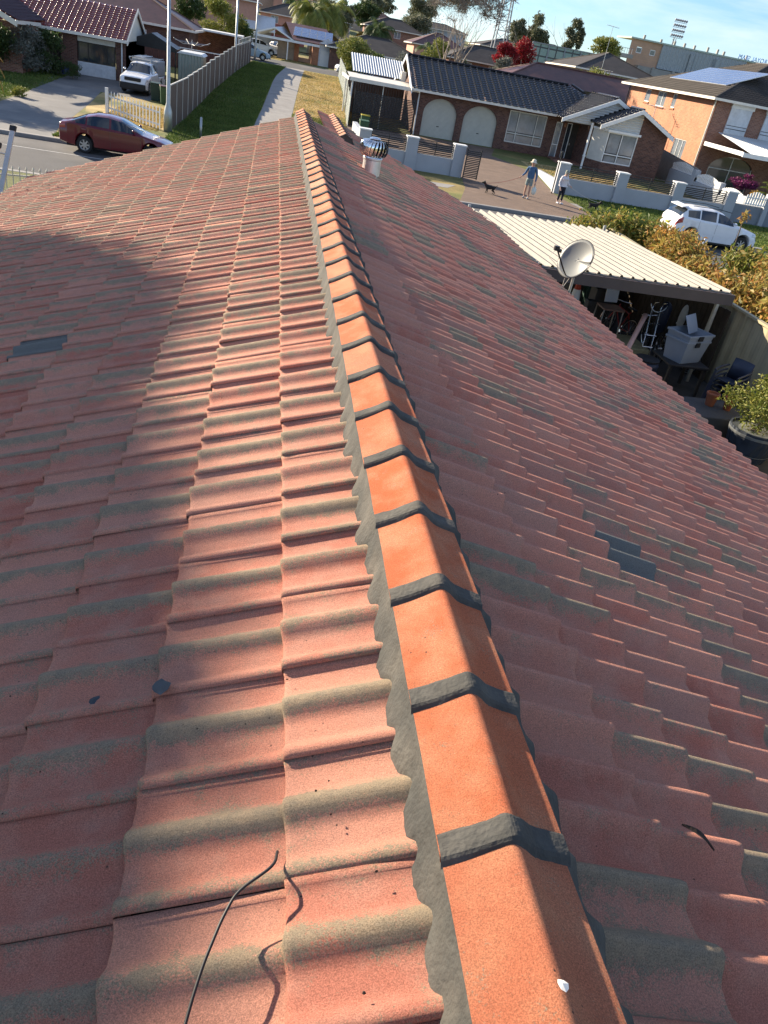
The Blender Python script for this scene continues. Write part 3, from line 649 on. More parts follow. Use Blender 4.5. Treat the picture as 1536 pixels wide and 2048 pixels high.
def simple_house(loc, w, d, zb, ze, pitch, wm, rm, label, gable=False, axis=None, wins=(), swins=(), group='houses beyond the laneway', name='house'):
    x0, y0 = loc; h = thing(name, (x0+w/2, y0+d/2, zb), label, 'house', group)
    q = MB(); ops = [(x0+a, z0, x0+b, z1) for a, b, z0, z1 in wins]
    wall_x(q, x0, x0+w, zb-.5, ze, y0, ops); so_ = [(y0+a, z0, y0+b, z1) for a, b, z0, z1 in swins]; wall_y(q, y0, y0+d, zb-.5, ze, x0, so_)
    q.add([(x0+w, y0, zb-.5), (x0+w, y0+d, zb-.5), (x0+w, y0+d, ze), (x0+w, y0, ze), (x0, y0+d, zb-.5), (x0, y0+d, ze)], [(0, 1, 2, 3), (1, 4, 5, 2)])
    if gable:
        ax = axis or ('x' if w > d else 'y'); tp = math.tan(R(pitch))
        if ax == 'y': q.add([(x0, y0, ze), (x0+w, y0, ze), (x0+w/2, y0, ze+w/2*tp)], [(0, 1, 2)])
        else: q.add([(x0, y0, ze), (x0, y0+d, ze), (x0, y0+d/2, ze+d/2*tp)], [(2, 1, 0)])
    q.build('wall', wm, h)
    for o in ops: window(h, o[0], o[2], o[1], o[3], y0+.03, glass='glass_pale', bars=[(o[0]+o[2])/2])
    for o in so_: window(h, o[0], o[2], o[1], o[3], x0+.03, glass='glass_pale', axis='y')
    hiproof(h, x0, x0+w, y0, y0+d, ze, pitch, rm, gable, axis); return h
SY = math.sin
def barge(mb, pL, pA, pR, w=.22, t=.06):
    for a, b in ((pL, pA), (pA, pR)):
        a, b = Vector(a), Vector(b); mb.prism([a, b, b-Vector((0, 0, w)), a-Vector((0, 0, w))], (0, -t, 0))

# ================================================================ house across the street (black glazed tiles)
E = thing('brick_house', (15, 60.3, -3.95), 'dark brick bungalow across the street with shiny black tile roof and two arched garage doors', 'house')
q = MB(); ARC = [(10.12, 12.62), (13.12, 15.68)]; zg, zs, ar = -4.0, -2.42, 1.02
ops = [(a, zg, b, zs+ar) for a, b in ARC]+[(16.45, -3.38, 19.33, -1.28), (20.1, -3.9, 20.6, -1.5), (20.95, -3.9, 21.9, -1.45)]
wall_x(q, 9.5, 22.5, -4.5, -1.0, 60.3, ops, .25)
for a, b in ARC: arch_fill(q, a, b, zs, ar, 60.3, .25)
wall_y(q, 60.3, 68.5, -4.5, -1.0, 9.5); q.add([(9.5, 60.1, -1.05), (9.5, 68.5, -1.05), (9.5, 64.3, .65)], [(2, 1, 0)])
q.add([(27, 56.3, -4.5), (27, 67, -4.5), (27, 67, -1), (27, 56.3, -1)], [(0, 1, 2, 3)])
# projecting room: brick right half rising into the gable
q.add([(24.85, 56.3, -4.5), (27, 56.3, -4.5), (27, 56.3, -1.02), (24.9, 56.3, .0), (24.85, 56.3, .02)], [(0, 1, 2, 3, 4)]); wall_x(q, 22.6, 24.85, -4.5, -3.3, 56.3); wall_y(q, 57.6, 60.3, -4.5, -1.0, 21.95)
q.add([(21.95, 57.6, -4.5), (22.6, 56.3, -4.5), (22.6, 56.3, -3.3), (21.95, 57.6, -3.3)], [(0, 1, 2, 3)])
q.build('wall', 'brick_dark', E)
for a, b in ARC: roller(E, a, b, zg, zs, 60.48, ar)
window(E, 16.45, 19.33, -3.38, -1.28, 60.33, 'offwhite', bars=[17.2, 18.6], hb=[-2.75], glass='glass_pale', d=.1, fw=.07)
q = MB(); q.box(16.5, 60.345, -2.83, 19.28, 60.42, -2.66); q.box(17.15, 60.35, -3.3, 17.25, 60.425, -1.35); q.box(18.55, 60.35, -3.3, 18.65, 60.425, -1.35); q.build('window_rail', 'tile_dark', E)
window(E, 20.1, 20.6, -3.9, -1.5, 60.33, 'white', glass='glass_pale', hb=[-3.0]); window(E, 20.95, 21.35, -3.9, -1.45, 60.33, 'white', glass='glass')
q = MB(); q.box(21.38, 60.4, -3.95, 21.9, 60.45, -1.45); dr = q.build('door', 'tile_dark', E); MB().box(21.45, 60.36, -2.9, 21.52, 60.39, -2.75).build('handle', 'steel', dr)
q = MB(); q.box(20.7, 60.2, -1.75, 20.85, 60.3, -1.5); q.build('wall_lamp', 'brick_orange', E)
# bay window
window(E, 22.62, 24.85, -3.3, -1.35, 56.32, 'white', bars=[23.7], hb=[-2.75], glass='glass_pale', d=.1, fw=.07, curtain=None)
q = MB(); q.box(22.7, 56.33, -2.85, 24.78, 56.4, -2.66); q.box(23.64, 56.335, -3.22, 23.76, 56.405, -1.42); q.box(22.69, 56.336, -3.24, 22.77, 56.4, -1.42); q.build('window_rail', 'tile_dark', E)
q = MB(); q.prism([(21.97, 57.6, -3.3), (22.6, 56.3, -3.3), (22.6, 56.3, -1.35), (21.97, 57.6, -1.35)], (.05, .03, 0)); q.build('side_panel', 'offwhite', E)
q = MB(); q.prism([(21.9, 57.55, -1.35), (22.5, 56.12, -1.35), (24.95, 56.12, -1.35), (24.95, 56.3, -1.35), (22.6, 56.3, -1.35), (22, 57.6, -1.35)], (0, 0, .14)); q.build('window_hood', 'white', E)
mat('board', (.6, .6, .57), .6, var=.05, wave=((0, 0, 1), .16, .02))
q = MB(); q.add([(21.9, 56.33, -1.25), (24.85, 56.33, -1.25), (24.85, 56.33, .02), (24.5, 56.33, .2), (21.9, 56.33, -.95)], [(0, 1, 2, 3, 4)])
q.add([(19.75, 58.03, -1.25), (27, 58.03, -1.25), (23.3, 58.03, .6), (19.75, 58.03, -1.03)], [(0, 1, 2, 3)]); q.build('gable_board', 'board', E)
# roofs
mr = 21.0; tm = math.tan(R(mr)); c_, s_ = math.cos(R(mr)), math.sin(R(mr))
q = MB(); tiles(q, (9.0, 64.3, .85), (1, 0, 0), (0, -c_, -s_), 14.5, 5.16, H=.1, t=.035, g=.34, nu=14, tw=.5, one=.22)
q.build('roof', 'tile_black', E, smooth=True, clip=[((19.98, 59.6, 0), (.74, -.67, 0)), ((21.6, 64.3, 0), (.707, .707, 0))])
q = MB(); q.add([(9, 64.3, .82), (21.6, 64.3, .82), (27.5, 69.2, -1.05), (9, 69.2, -1.05)], [(0, 1, 2, 3)]); q.build('roof_back', 'tile_black', E)
gt = R(25.5); cg, sg = math.cos(gt), math.sin(gt)
q = MB(); tiles(q, (23.3, 57.8, .66), (0, 1, 0), (-cg, 0, -sg), 7.0, 4.1, H=.1, t=.035, g=.34, nu=14, tw=.5, one=.22); q.build('porch_roof', 'tile_black', E, smooth=True, clip=[((19.98, 59.6, 0), (-.74, .67, 0))])
q = MB(); tiles(q, (23.3, 57.8, .66), (0, 1, 0), (cg, 0, -sg), 9.6, 4.3, H=.06, g=.34, nu=6); q.build('porch_roof_back', 'tile_black', E, smooth=True)
q = MB(); tiles(q, (24.45, 55.8, .29), (0, 1, 0), (-cg, 0, -sg), 2.3, 3.0, H=.1, t=.035, g=.34, nu=14, tw=.5, one=.22); q.build('bay_roof', 'tile_black', E, smooth=True)
q = MB(); tiles(q, (24.45, 55.8, .29), (0, 1, 0), (cg, 0, -sg), 2.3, 3.05, H=.06, t=.035, g=.34, nu=6); q.build('bay_roof_back', 'tile_black', E, smooth=True)
q = MB(); q.tube([(9, 64.3, .9), (21.6, 64.3, .9)], .09, 6); q.tube([(23.3, 57.8, .72), (23.3, 62, .72)], .09, 6); q.tube([(24.45, 55.8, .34), (24.45, 58, .34)], .09, 6); q.tube([(21.6, 63.5, .95), (22.4, 62.7, .6)], .08, 6); q.tube([(19.98, 59.7, -.9), (23.3, 62.95, .66)], .04, 6); q.build('ridge_capping', 'tile_black', E)
q = MB(); q.box(9, 59.5, -1.16, 19.7, 59.66, -.98); q.box(9, 59.66, -1.14, 19.7, 60.3, -1.1); q.build('gutter', 'fascia', E)
q = MB(); barge(q, (19.55, 57.8, -1.08), (23.3, 57.8, .68), (27.1, 57.8, -1.1), .26); q.build('barge_board', 'white', E); q = MB(); barge(q, (21.7, 55.8, -1.0), (24.45, 55.8, .32), (27.2, 55.8, -1.0), .26); q.build('barge_board', 'white', E); q = MB()
for a, b in (((8.95, 59.4, -1.08), (8.95, 64.3, .9)), ((8.95, 64.3, .9), (8.95, 69.2, -1.05))):
    a, b = Vector(a), Vector(b); q.prism([a, b, b-Vector((0, 0, .26)), a-Vector((0, 0, .26))], (-.06, 0, 0))
q.build('barge_board', 'white', E)
q = MB(); q.tube([(9.62, 60.2, -1.15), (9.62, 60.2, -4)], .05, 8); q.build('downpipe', 'white', E)
q = MB(); q.box(21.5, 56.95, -4.1, 21.62, 57.07, -1.03); q.box(21.47, 56.92, -3.2, 21.65, 57.1, -3.1); q.build('porch_post', 'white', E)
q = MB(); q.box(20, 58.2, -4.3, 22, 60.3, -3.82); q.build('porch_step', 'brick_red', E)
a_ = MB().box(8.55, 62.9, -.9, 8.88, 63.7, -.25).build('air_conditioner', 'offwhite', E)
MB().lathe([(.2, -.02), (.2, 0)], (8.53, 63.3, -.57), 16, 'x').build('fan_grille', 'galv', a_)
# its carport at the left
K = thing('carport', (7, 62, -3.95), 'white carport with pale ribbed roof left of the black-roofed house', 'carport')
mat('ribbed_grey', (.42, .46, .5), .4, var=.1, metal=.2, spec=.5); mat('ribbed_white', (.62, .64, .64), .45, var=.08, metal=.1)
q = MB(); ribbed(q, 5.0, 9.0, 63.0, 66.5, -.75, .3, .19, .04, 'y'); q.build('roof', 'ribbed_grey', K)
q = MB(); q.add([(4.6, 59.9, -1.1), (9.2, 59.9, -1.1), (9.2, 63.0, -.85), (4.6, 63.0, -.85)], [(0, 1, 2, 3)]); q.box(4.55, 59.8, -1.25, 9.5, 59.9, -1.02); q.box(4.5, 59.8, -1.25, 4.6, 66, -1.05); q.build('awning', 'fascia', K)
for x, y in ((4.75, 59.95), (4.75, 65.5)): MB().box(x, y, -4.2, x+.1, y+.1, -1.2).build('post', 'white', K)
MB().box(7.0, 60.1, -4, 7.06, 60.2, -1.2).build('post', 'offwhite', K)
def slats(mb, x0, x1, z0, z1, y, sp=.1, h=.055, t=.025, axis='x'):
    z = z0
    while z+h <= z1+.001:
        if axis == 'x': mb.box(x0, y, z, x1, y+t, z+h)
        else: mb.box(y, x0, z, y+t, x1, z+h)
        z += sp
    return mb
G_ = thing('slat_gate', (7, 58.8, -3.95), 'tall black slatted gate under the white carport beside the arched doors', 'gate')
q = MB(); slats(q, 5.0, 9.35, -3.95, -1.75, 59.4, .1, .06); q.build('slats', 'black_metal', G_)
q = MB()
for x in (5.0, 6.4, 9.3): q.box(x, 59.43, -4, x+.07, 59.5, -1.7)
q.build('gate_frame', 'black_metal', G_)
q = MB(); q.box(5, 66, -4.2, 9.4, 66.1, -1.3); tag(q.build('back_fence', mat('fence_brown', (.14, .11, .1), .6, wave=((1, 0, 0), .2, .03))), 'brown metal screen closing the back of the carport', 'fence')
# ---------------------------------------------------------------- front wall with piers, slat infills
def front_wall(px, y, label, x_end=None):
    w = thing('front_wall', ((px[0]+px[-1])/2, y, -4.2), label, 'wall', 'rendered front walls of the black-roofed house')
    q = MB(); q.box(px[0]+.3, y+.12, -4.4, px[-1]+.3, y+.36, -3.37); q.build('wall', 'render_white', w)
    for x in px:
        q = MB(); q.box(x, y, -4.4, x+.62, y+.5, -2.66); p = q.build('pier', 'render_white', w, bevel=.01)
        MB().box(x-.03, y-.03, -2.66, x+.65, y+.53, -2.6).build('pier_cap', 'white', p)
    for a, b in zip(px, px[1:]):
        q = MB(); slats(q, a+.62, b, -3.3, -2.72, y+.22, .092, .055, .03); o = q.build('slat_panel', 'black_metal', w)
        q = MB()
        for i in range(3): x = a+.63+(b-a-.66)*i/2; q.box(x, y+.25, -3.34, x+.045, y+.29, -2.68)
        q.box(a+.62, y+.24, -3.36, b, y+.28, -3.33); q.box(a+.62, y+.24, -2.69, b, y+.28, -2.66); q.build('rail', 'black_metal', o)
    return w
FWL = front_wall([4.05, 6.6, 9.2], 43.6, 'pale rendered front wall left of the driveway, two black slat panels')
FWR = front_wall([15.2, 18.7, 22.2, 25.5], 43.6, 'pale rendered front wall right of the driveway, three black slat panels')
q = MB(); q.box(4.05, 44.1, -4.4, 4.3, 48.2, -2.75); q.build('side_wall', 'render_white', FWL)
q = MB(); q.prism([(15.35, 44.1, -4.4), (15.35, 44.1, -3.55), (16.6, 51.5, -3.95), (16.6, 51.5, -4.4)], (.2, 0, 0)); tag(q.build('low_wall', 'render_white'), 'low white wall sloping back along the driveway behind the woman', 'wall')
SG = thing('sliding_gate', (10.2, 43.5, -4.2), 'narrow black slatted sliding gate parked at the pier by the driveway', 'gate')
q = MB(); slats(q, 9.86, 10.62, -4.1, -2.75, 43.35, .085, .05, .03); q.build('slats', 'black_metal', SG)
q = MB(); q.box(9.84, 43.33, -4.15, 9.89, 43.4, -2.68); q.box(10.6, 43.33, -4.15, 10.65, 43.4, -2.68); q.build('gate_frame', 'black_metal', SG)
q = MB(); q.tube([(15.0, 43.3, -4.2), (15.0, 43.3, -2.1)], .035, 8); q.box(14.95, 43.25, -2.15, 15.05, 43.35, -2.05); tag(q.build('gate_post', 'black_metal'), 'thin black post standing at the end of the right front wall by the woman', 'post')
q = MB(); q.add([(28.7, 60.8, -4.2), (28.7, 53.5, -4.2), (28.7, 53.5, -2.5), (28.7, 60.8, -1.95)], [(0, 1, 2, 3), ]); tag(q.build('side_fence', mat('fence_grey', (.28, .28, .26), .5, wave=((0, 1, 0), .2, .04)), solid=.04), 'grey ribbed metal fence running beside the dark brick house', 'fence')
# neighbour's stepped white wall with arched picket inserts
NW = thing('stepped_wall', (28.4, 48, -4.2), 'white wall stepping down to the street with arched white picket inserts', 'wall')
mat('grey_wall', (.2, .22, .25), .7, var=.08)
def pick(mb, a, b, z, x, axis='y', h=.55, n_=12):
    for i in range(n_):
        t = (i+.5)/n_; c = a+(b-a)*t; top = z+h*.65+h*.35*math.sin(math.pi*t); w = (b-a)/n_*.3
        if axis == 'y': mb.box(x-.02, c-w, z, x+.02, c+w, top)
        else: mb.box(c-w, x-.02, z, c+w, x+.02, top)
    for zz in (z+.02, z+h*.5):
        if axis == 'y': mb.box(x-.035, a, zz, x-.021, b, zz+.06)
        else: mb.box(a, x-.035, zz, b, x-.021, zz+.06)
for i, (ya, yb, zt) in enumerate(((57.2, 53.2, -2.55), (53.2, 49.6, -2.78), (49.6, 46.2, -3.02))):
    q = MB(); q.box(28.35, yb, -4.4, 28.6, ya, zt-.45); q.box(28.3, yb, -4.4, 28.65, yb+.5, zt+.02); q.build('wall', 'render_white', NW)
    q = MB(); pick(q, yb+.55, ya-.05, zt-.43, 28.47, h=.62, n_=14); q.build('picket_insert', 'white', NW)
q = MB(); q.box(26.2, 43.75, -4.4, 40, 43.98, -3.2); q.build('wall', 'grey_wall', NW); q = MB(); q.box(28.2, 43.9, -4.4, 28.55, 46.2, -3.05); q.build('wall', 'grey_wall', NW)
q = MB(); q.box(28.0, 43.62, -4.35, 28.3, 43.9, -2.45); q.build('pier', 'render_white', NW); q = MB(); q.box(28.3, 43.7, -3.2, 40, 43.95, -2.65); q.build('pier', 'render_white', NW)
q = MB(); pick(q, 26.7, 28.0, -3.15, 43.7, 'x', .72, 8); q.build('picket_insert', 'white', NW)
# ---------------------------------------------------------------- two-storey brick house
H2 = thing('two_storey_house', (36, 64, -3.95), 'two-storey orange brick house with solar panels on its brown tile roof', 'house')
q = MB(); wall_y(q, 57.3, 73, -4.4, 1.75, 30.3, [(68.6, .75, 69.6, 1.65), (65.6, .6, 67.2, 1.65), (63.7, .7, 64.4, 1.65), (59.9, -2.5, 61.9, -1.2)]); q.build('side_wall', 'brick_orange', H2)
q = MB(); wall_x(q, 30.3, 44, -4.4, 1.75, 57.3, [(31.5, -.15, 33.05, 1.6), (34.3, -.15, 35.9, 1.6), (31.3, -3.9, 34.9, -1.6)]); arch_fill(q, 31.3, 34.9, -2.5, .9, 57.3)
q.add([(44, 57.3, -4.4), (44, 73, -4.4), (44, 73, 1.75), (44, 57.3, 1.75), (30.3, 73, -4.4), (30.3, 73, 1.75)], [(0, 1, 2, 3), (1, 4, 5, 2)]); q.build('wall', 'brick_red', H2)
window(H2, 68.6, 69.6, .75, 1.65, 30.33, axis='y', glass='glass_pale'); window(H2, 65.6, 67.2, .6, 1.65, 30.33, axis='y', glass='glass_pale', bars=[66.3]); window(H2, 63.7, 64.4, .7, 1.65, 30.33, axis='y', glass='glass_pale')
window(H2, 59.9, 61.9, -2.5, -1.2, 30.33, axis='y', glass='glass_pale', bars=[60.5, 61.2], fw=.04)
for a, b, z in ((68.5, 69.7, .75), (65.5, 67.3, .6), (63.6, 64.5, .7)): MB().box(30.22, a, z-.12, 30.3, b, z).build('sill', 'brick_orange', H2)
mat('shutter', (.68, .7, .72), .5, wave=((0, 0, 1), .07, .01))
for a, b in ((31.5, 33.05), (34.3, 35.9)):
    q = MB(); q.box(a-.05, 57.2, -.2, b+.05, 57.29, 1.45); o = q.build('roller_shutter', 'shutter', H2); MB().box(a-.12, 57.1, 1.45, b+.12, 57.29, 1.72).build('shutter_box', 'white', o)
    for z in (.12, .32): MB().box(a-.03, 57.185, z, b+.03, 57.199, z+.04).build('vent_slot', 'plastic_black', o)
window(H2, 31.35, 34.85, -3.9, -1.62, 57.4, glass='glass', bars=[33.1], hb=[-2.5])
o = hiproof(H2, 30.3, 44, 57.3, 73, 1.85, 21, 'tile_dark', ov=.6)
# tiles over the two slopes that show
tp = math.tan(R(21)); ct, st = math.cos(R(21)), math.sin(R(21))
q = MB(); tiles(q, (37.15, 56.7, 1.87+7.45*tp), (0, 1, 0), (-ct, 0, -st), 16.9, 7.45/ct, H=.05, nu=6, g=.36); q.build('roof_tiles', 'tile_dark', o, smooth=True, clip=[((29.7, 56.7, 0), (.707, -.707, 0)), ((29.7, 73.6, 0), (.707, .707, 0))])
q = MB(); tiles(q, (29.7, 56.7+7.45, 1.87+7.45*tp), (1, 0, 0), (0, -ct, -st), 14.9, 7.45/ct, H=.05, nu=6, g=.36); q.build('roof_tiles', 'tile_dark', o, smooth=True, clip=[((29.7, 56.7, 0), (-.707, .707, 0)), ((44.6, 56.7, 0), (.707, .707, 0))])
solar(H2, (34.9, 59.6, 1.87+5.2*tp), (0, 1, 0), (-ct, 0, -st), 9, 1, 1.02, 3.4)
q = MB(); q.tube([(30.22, 57.45, 1.75), (30.22, 57.45, -4)], .06, 8); q.build('downpipe', 'fascia', H2); MB().tube([(30.2, 73, 1.75), (30.2, 73, -4)], .05, 6).build('downpipe', 'tile_dark', H2)
# veranda of the two-storey house
q = MB(); ribbed(q, 31, 46, 51.8, 57.1, -.98, -.2, .16, .03, 'y'); q.build('veranda_roof', 'ribbed_white', H2)
q = MB(); q.box(30.3, 51.7, -1.2, 46, 51.8, -.94); q.box(30.3, 51.8, -1.2, 30.4, 57.2, -.9); q.box(30.3, 51.8, -1.2, 46, 57.2, -1.16); q.build('veranda_fascia', 'white', H2)
for x in (33.8, 38.5): MB().box(x, 51.85, -4.2, x+.14, 51.99, -1.2).build('veranda_post', 'white', H2)
# ================================================================ left: brick house with glazed red tiles
A_ = thing('brick_house', (-13, 61.4, -3.9), 'brick house with shiny red tile roof, left of the white ute', 'house')
q = MB(); wall_x(q, -30, -10.5, -4.4, -1.5, 61.4, [(-13.65, -3.85, -11.15, -1.62), (-16.5, -3.9, -14.7, -1.6)], 1.0)
wall_y(q, 61.4, 70, -4.4, -1.5, -10.5); q.build('wall', 'brick_dark', A_)
q = MB(); q.add([(-10.48, 60.9, -1.5), (-10.48, 70.2, -1.5), (-10.48, 65.5, .3)], [(0, 1, 2)]); q.add([(-10.5, 61.4, -4.4), (-10.5, 70, -4.4), (-10.5, 70, -1.5), (-10.5, 61.4, -1.5)], [(0, 1, 2, 3)]); q.build('gable_wall', 'offwhite', A_)
q = MB(); q.box(-13.6, 61.42, -1.9, -11.2, 61.5, -1.62); q.build('lintel_board', 'offwhite', A_)
window(A_, -13.6, -11.2, -3.08, -1.9, 61.46, 'tile_dark', bars=[-12.95, -11.75], glass='glass', fw=.07)
MB().box(-12.9, 61.58, -3.0, -11.8, 61.6, -1.95).build('blind', mat('tan_blind', (.3, .2, .11), .7), A_)
q = MB(); q.box(-13.62, 61.35, -3.86, -11.18, 61.44, -3.08); q.build('cladding_panel', 'shutter', A_)
MB().box(-16.45, 62.2, -3.9, -14.75, 62.3, -1.6).build('screen_door', 'tile_dark', A_)
q = MB(); tl = R(21.5); cl, sl_ = math.cos(tl), math.sin(tl)
tiles(q, (-30, 65.5, .4), (1, 0, 0), (0, -cl, -sl_), 19.6, 5.05, H=.085, nu=12, g=.34, t=.035, tw=.37, one=.26); q.build('roof', 'tile_red', A_, smooth=True)
q = MB(); q.add([(-30, 65.5, .4), (-10.3, 65.5, .4), (-10.3, 70.3, -1.6), (-30, 70.3, -1.6)], [(0, 1, 2, 3)]); q.build('roof_back', 'tile_red', A_)
q = MB(); tiles(q, (-19.0, 55.5, .2), (0, 1, 0), (cl, 0, -sl_), 9, 3.6, H=.05, nu=6, g=.36); q.build('side_roof', 'tile_plum', A_, smooth=True)
q = MB(); q.box(-16.0, 60.72, -1.55, -10.3, 60.86, -1.38); q.box(-16.0, 60.86, -1.55, -10.3, 61.4, -1.5); q.build('gutter', 'fascia', A_)
q = MB()
for a, b in (((-10.32, 60.7, -1.42), (-10.32, 65.5, .5)), ((-10.32, 65.5, .5), (-10.32, 70.4, -1.6))):
    a, b = Vector(a), Vector(b); q.prism([a, b, b-Vector((0, 0, .24)), a-Vector((0, 0, .24))], (.06, 0, 0))
q.build('barge_board', 'fascia', A_); q = MB()
q.prism([(-15.75, 55.4, -1.3), (-15.75, 60.7, -1.45), (-15.75, 60.7, -1.25), (-15.75, 55.4, -1.1)], (.08, 0, 0)); q.prism([(-19, 55.4, .25), (-15.7, 55.4, -1.15), (-15.7, 55.4, -1.45), (-19, 55.4, -.05)], (0, -.06, 0)); q.build('barge_board', 'fascia', A_)
q = MB(); wall_x(q, -24, -16, -4.4, -1.3, 57.0); wall_y(q, 57, 61.4, -4.4, -1.3, -16.0); q.build('front_room_wall', 'brick_red', A_)
q = MB(); q.tube([(-10.75, 61.3, -1.5), (-10.75, 61.3, -4)], .045, 8); q.build('downpipe', 'white', A_)
a_ = MB().box(-15.95, 60.2, -2.3, -15.6, 61.0, -1.75).build('air_conditioner', 'offwhite', A_); MB().lathe([(.2, -.02), (.2, 0)], (-15.58, 60.6, -2.02), 14, 'x').build('fan_grille', 'galv', a_)
# brown-roofed house behind, hip end to the right
simple_house((-22, 76), 14.2, 9, -3.1, -.45, 23, 'brick_dark', 'tile_brown', 'brown hip-roofed brick house behind the clothes hoist', wins=[(9.5, 10.8, -2.2, -1)])
q = thing('veranda', (-6, 86, -3), 'flat white-edged veranda roof behind the clothes hoist', 'veranda')
MB().box(-8.2, 84, -.48, -3.7, 88, -.34).build('roof', 'white', q)
for x in (-7.9, -4.1): MB().box(x, 84.2, -3.2, x+.1, 84.3, -.4).build('post', 'white', q)
MB().box(-8.1, 87.6, -3.2, -4, 87.7, -.4).build('back_wall', 'brick_dark', q)
# ================================================================ left garden and laneway
C_ = thing('gable_canopy', (-9.4, 67.5, -3.6), 'small black gabled metal canopy behind the white ute', 'canopy')
mat('canopy_blue', (.07, .085, .1), .35, metal=.4, wave=((0, 1, 0), .2, .02))
q = MB(); q.add([(-11.2, 66, -1.5), (-9.45, 66, -.84), (-7.65, 66, -1.6), (-11.2, 69, -1.5), (-9.45, 69, -.84), (-7.65, 69, -1.6)], [(0, 1, 4, 3), (1, 2, 5, 4)]); q.build('roof', 'canopy_blue', C_, solid=.04)
q = MB(); q.prism([(-11.2, 65.95, -1.72), (-11.2, 65.95, -1.5), (-9.45, 65.95, -.84), (-7.65, 65.95, -1.6), (-7.65, 65.95, -1.8)], (0, .04, 0)); q.build('gable_end', 'black_metal', C_)
for x, y in ((-11.1, 66), (-7.8, 66), (-7.8, 69), (-11.1, 69)): MB().box(x, y, -4, x+.09, y+.09, -1.6).build('post', 'black_metal', C_)
SH = thing('garden_shed', (-6.6, 67.5, -3.5), 'pale green ribbed metal garden shed behind the brown fence', 'shed')
mat('shed_green', (.36, .4, .34), .5, wave=((1, 1, 0), .22, .05), var=.08)
q = MB(); q.box(-7.5, 65.5, -3.8, -5.75, 68.6, -1.75); q.build('wall', 'shed_green', SH); q = MB(); q.prism([(-7.6, 65.4, -1.75), (-5.65, 65.4, -1.75), (-5.85, 65.4, -1.6), (-7.4, 65.4, -1.6)], (0, 3.3, 0)); q.build('roof', 'ribbed_white', SH)
# rotary clothes hoist
HO = thing('clothes_hoist', (-7.2, 72.5, -3.3), 'white rotary clothes hoist with folded arms above the brown fence', 'clothes line')
q = MB(); q.tube([(-7.2, 72.5, -3.4), (-7.2, 72.5, -1.0)], .035, 8); q.build('pole', 'galv', HO)
for k in range(4):
    a = k*math.pi/2+.4; q = MB(); q.tube([(-7.2, 72.5, -1.3), (-7.2+.7*math.cos(a), 72.5+.7*math.sin(a), -1.35), (-7.2+1.5*math.cos(a), 72.5+1.5*math.sin(a), -1.05)], .022, 6); q.build('arm', 'offwhite', HO)
q = MB()
for r_ in (.6, 1.0, 1.4): q.tube([(-7.2+r_*math.cos(k*math.pi/2+.4), 72.5+r_*math.sin(k*math.pi/2+.4), -1.32+.1*r_) for k in range(5)], .006, 4)
q.build('line', 'steel', HO)
q = MB(); q.box(-12, 73.6, -3.4, -4.4, 73.66, -1.75); o = q.build('back_fence', mat('fence_redbrown', (.12, .05, .04), .6, wave=((1, 0, 0), .2, .04))); tag(o, 'dark red-brown metal fence behind the clothes hoist', 'fence'); MB().box(-12, 73.58, -1.75, -4.4, 73.68, -1.68).build('cap_rail', 'white', o)
# stepped brown fence along the lane: a panel each, capped, with pale posts
mat('fence_lane', (.125, .085, .07), .55, var=.12, wave=((1, 1, 0), .22, .05))
LF = thing('lane_fence', (-5.3, 65, -3.8), 'brown metal fence stepping uphill along the left of the laneway', 'fence')
fx = lambda y: float(np.interp(y, [43.5, 53, 63, 78, 91], [-5.6, -5.35, -5.05, -3.95, -3.1])); y = 43.8
i_ = 0; pz = None
while y < 90.5:
    y2 = y+2.38; zt = T((y+y2)/2)+1.98; xa, xb = fx(y), fx(y2)
    q = MB(); q.prism([(xa, y+.03, T(y)-.1), (xb, y2-.03, T(y2)-.1), (xb, y2-.03, zt), (xa, y+.03, zt)], (.035, 0, 0)); o = q.build('panel', 'fence_lane', LF)
    q = MB(); q.prism([(xa-.015, y, zt), (xb-.015, y2, zt), (xb-.015, y2, zt+.05), (xa-.015, y, zt+.05)], (.065, 0, 0)); q.build('cap_rail', 'offwhite', o)
    MB().box(xa-.02, y-.035, T(y)-.1, xa+.06, y+.03, max(zt, pz or zt)+.05).build('post', 'offwhite', LF); pz = zt; y = y2
tag(struct(MB().box(0, 0, 0, .01, .01, .01).build('x', 'white')), 'x', 'x') if 0 else None
q = MB()
for j in range(9): yy = 80+j*1.25; q.box(fx(yy)-.01, yy-.03, T(yy)+1.9, fx(yy)+.05, yy+.03, T(yy)+2.35)
for z in (1.9, 2.33): q.prism([(fx(80), 80, T(80)+z), (fx(90.5), 90.5, T(90)+z), (fx(90.5), 90.5, T(90)+z+.05), (fx(80), 80, T(80)+z+.05)], (.04, 0, 0))
q.build('lattice_top', 'offwhite', LF)
# right fence
RF = thing('lane_fence', (5.4, 75, -3.2), 'pale grey-green ribbed metal fence on the right of the laneway', 'fence')
mat('fence_green', (.27, .31, .3), .5, var=.12, wave=((1, 1, 0), .24, .06)); y = 58.5; rx = lambda y: float(np.interp(y, [48, 59, 75, 95], [4.5, 4.7, 5.5, 6.3]))
while y < 94:
    y2 = y+2.4; zt = T((y+y2)/2)+1.8; q = MB(); q.prism([(rx(y), y, T(y)-.1), (rx(y2), y2-.03, T(y2)-.1), (rx(y2), y2-.03, zt), (rx(y), y, zt)], (.035, 0, 0)); q.build('panel', 'fence_green', RF); y = y2
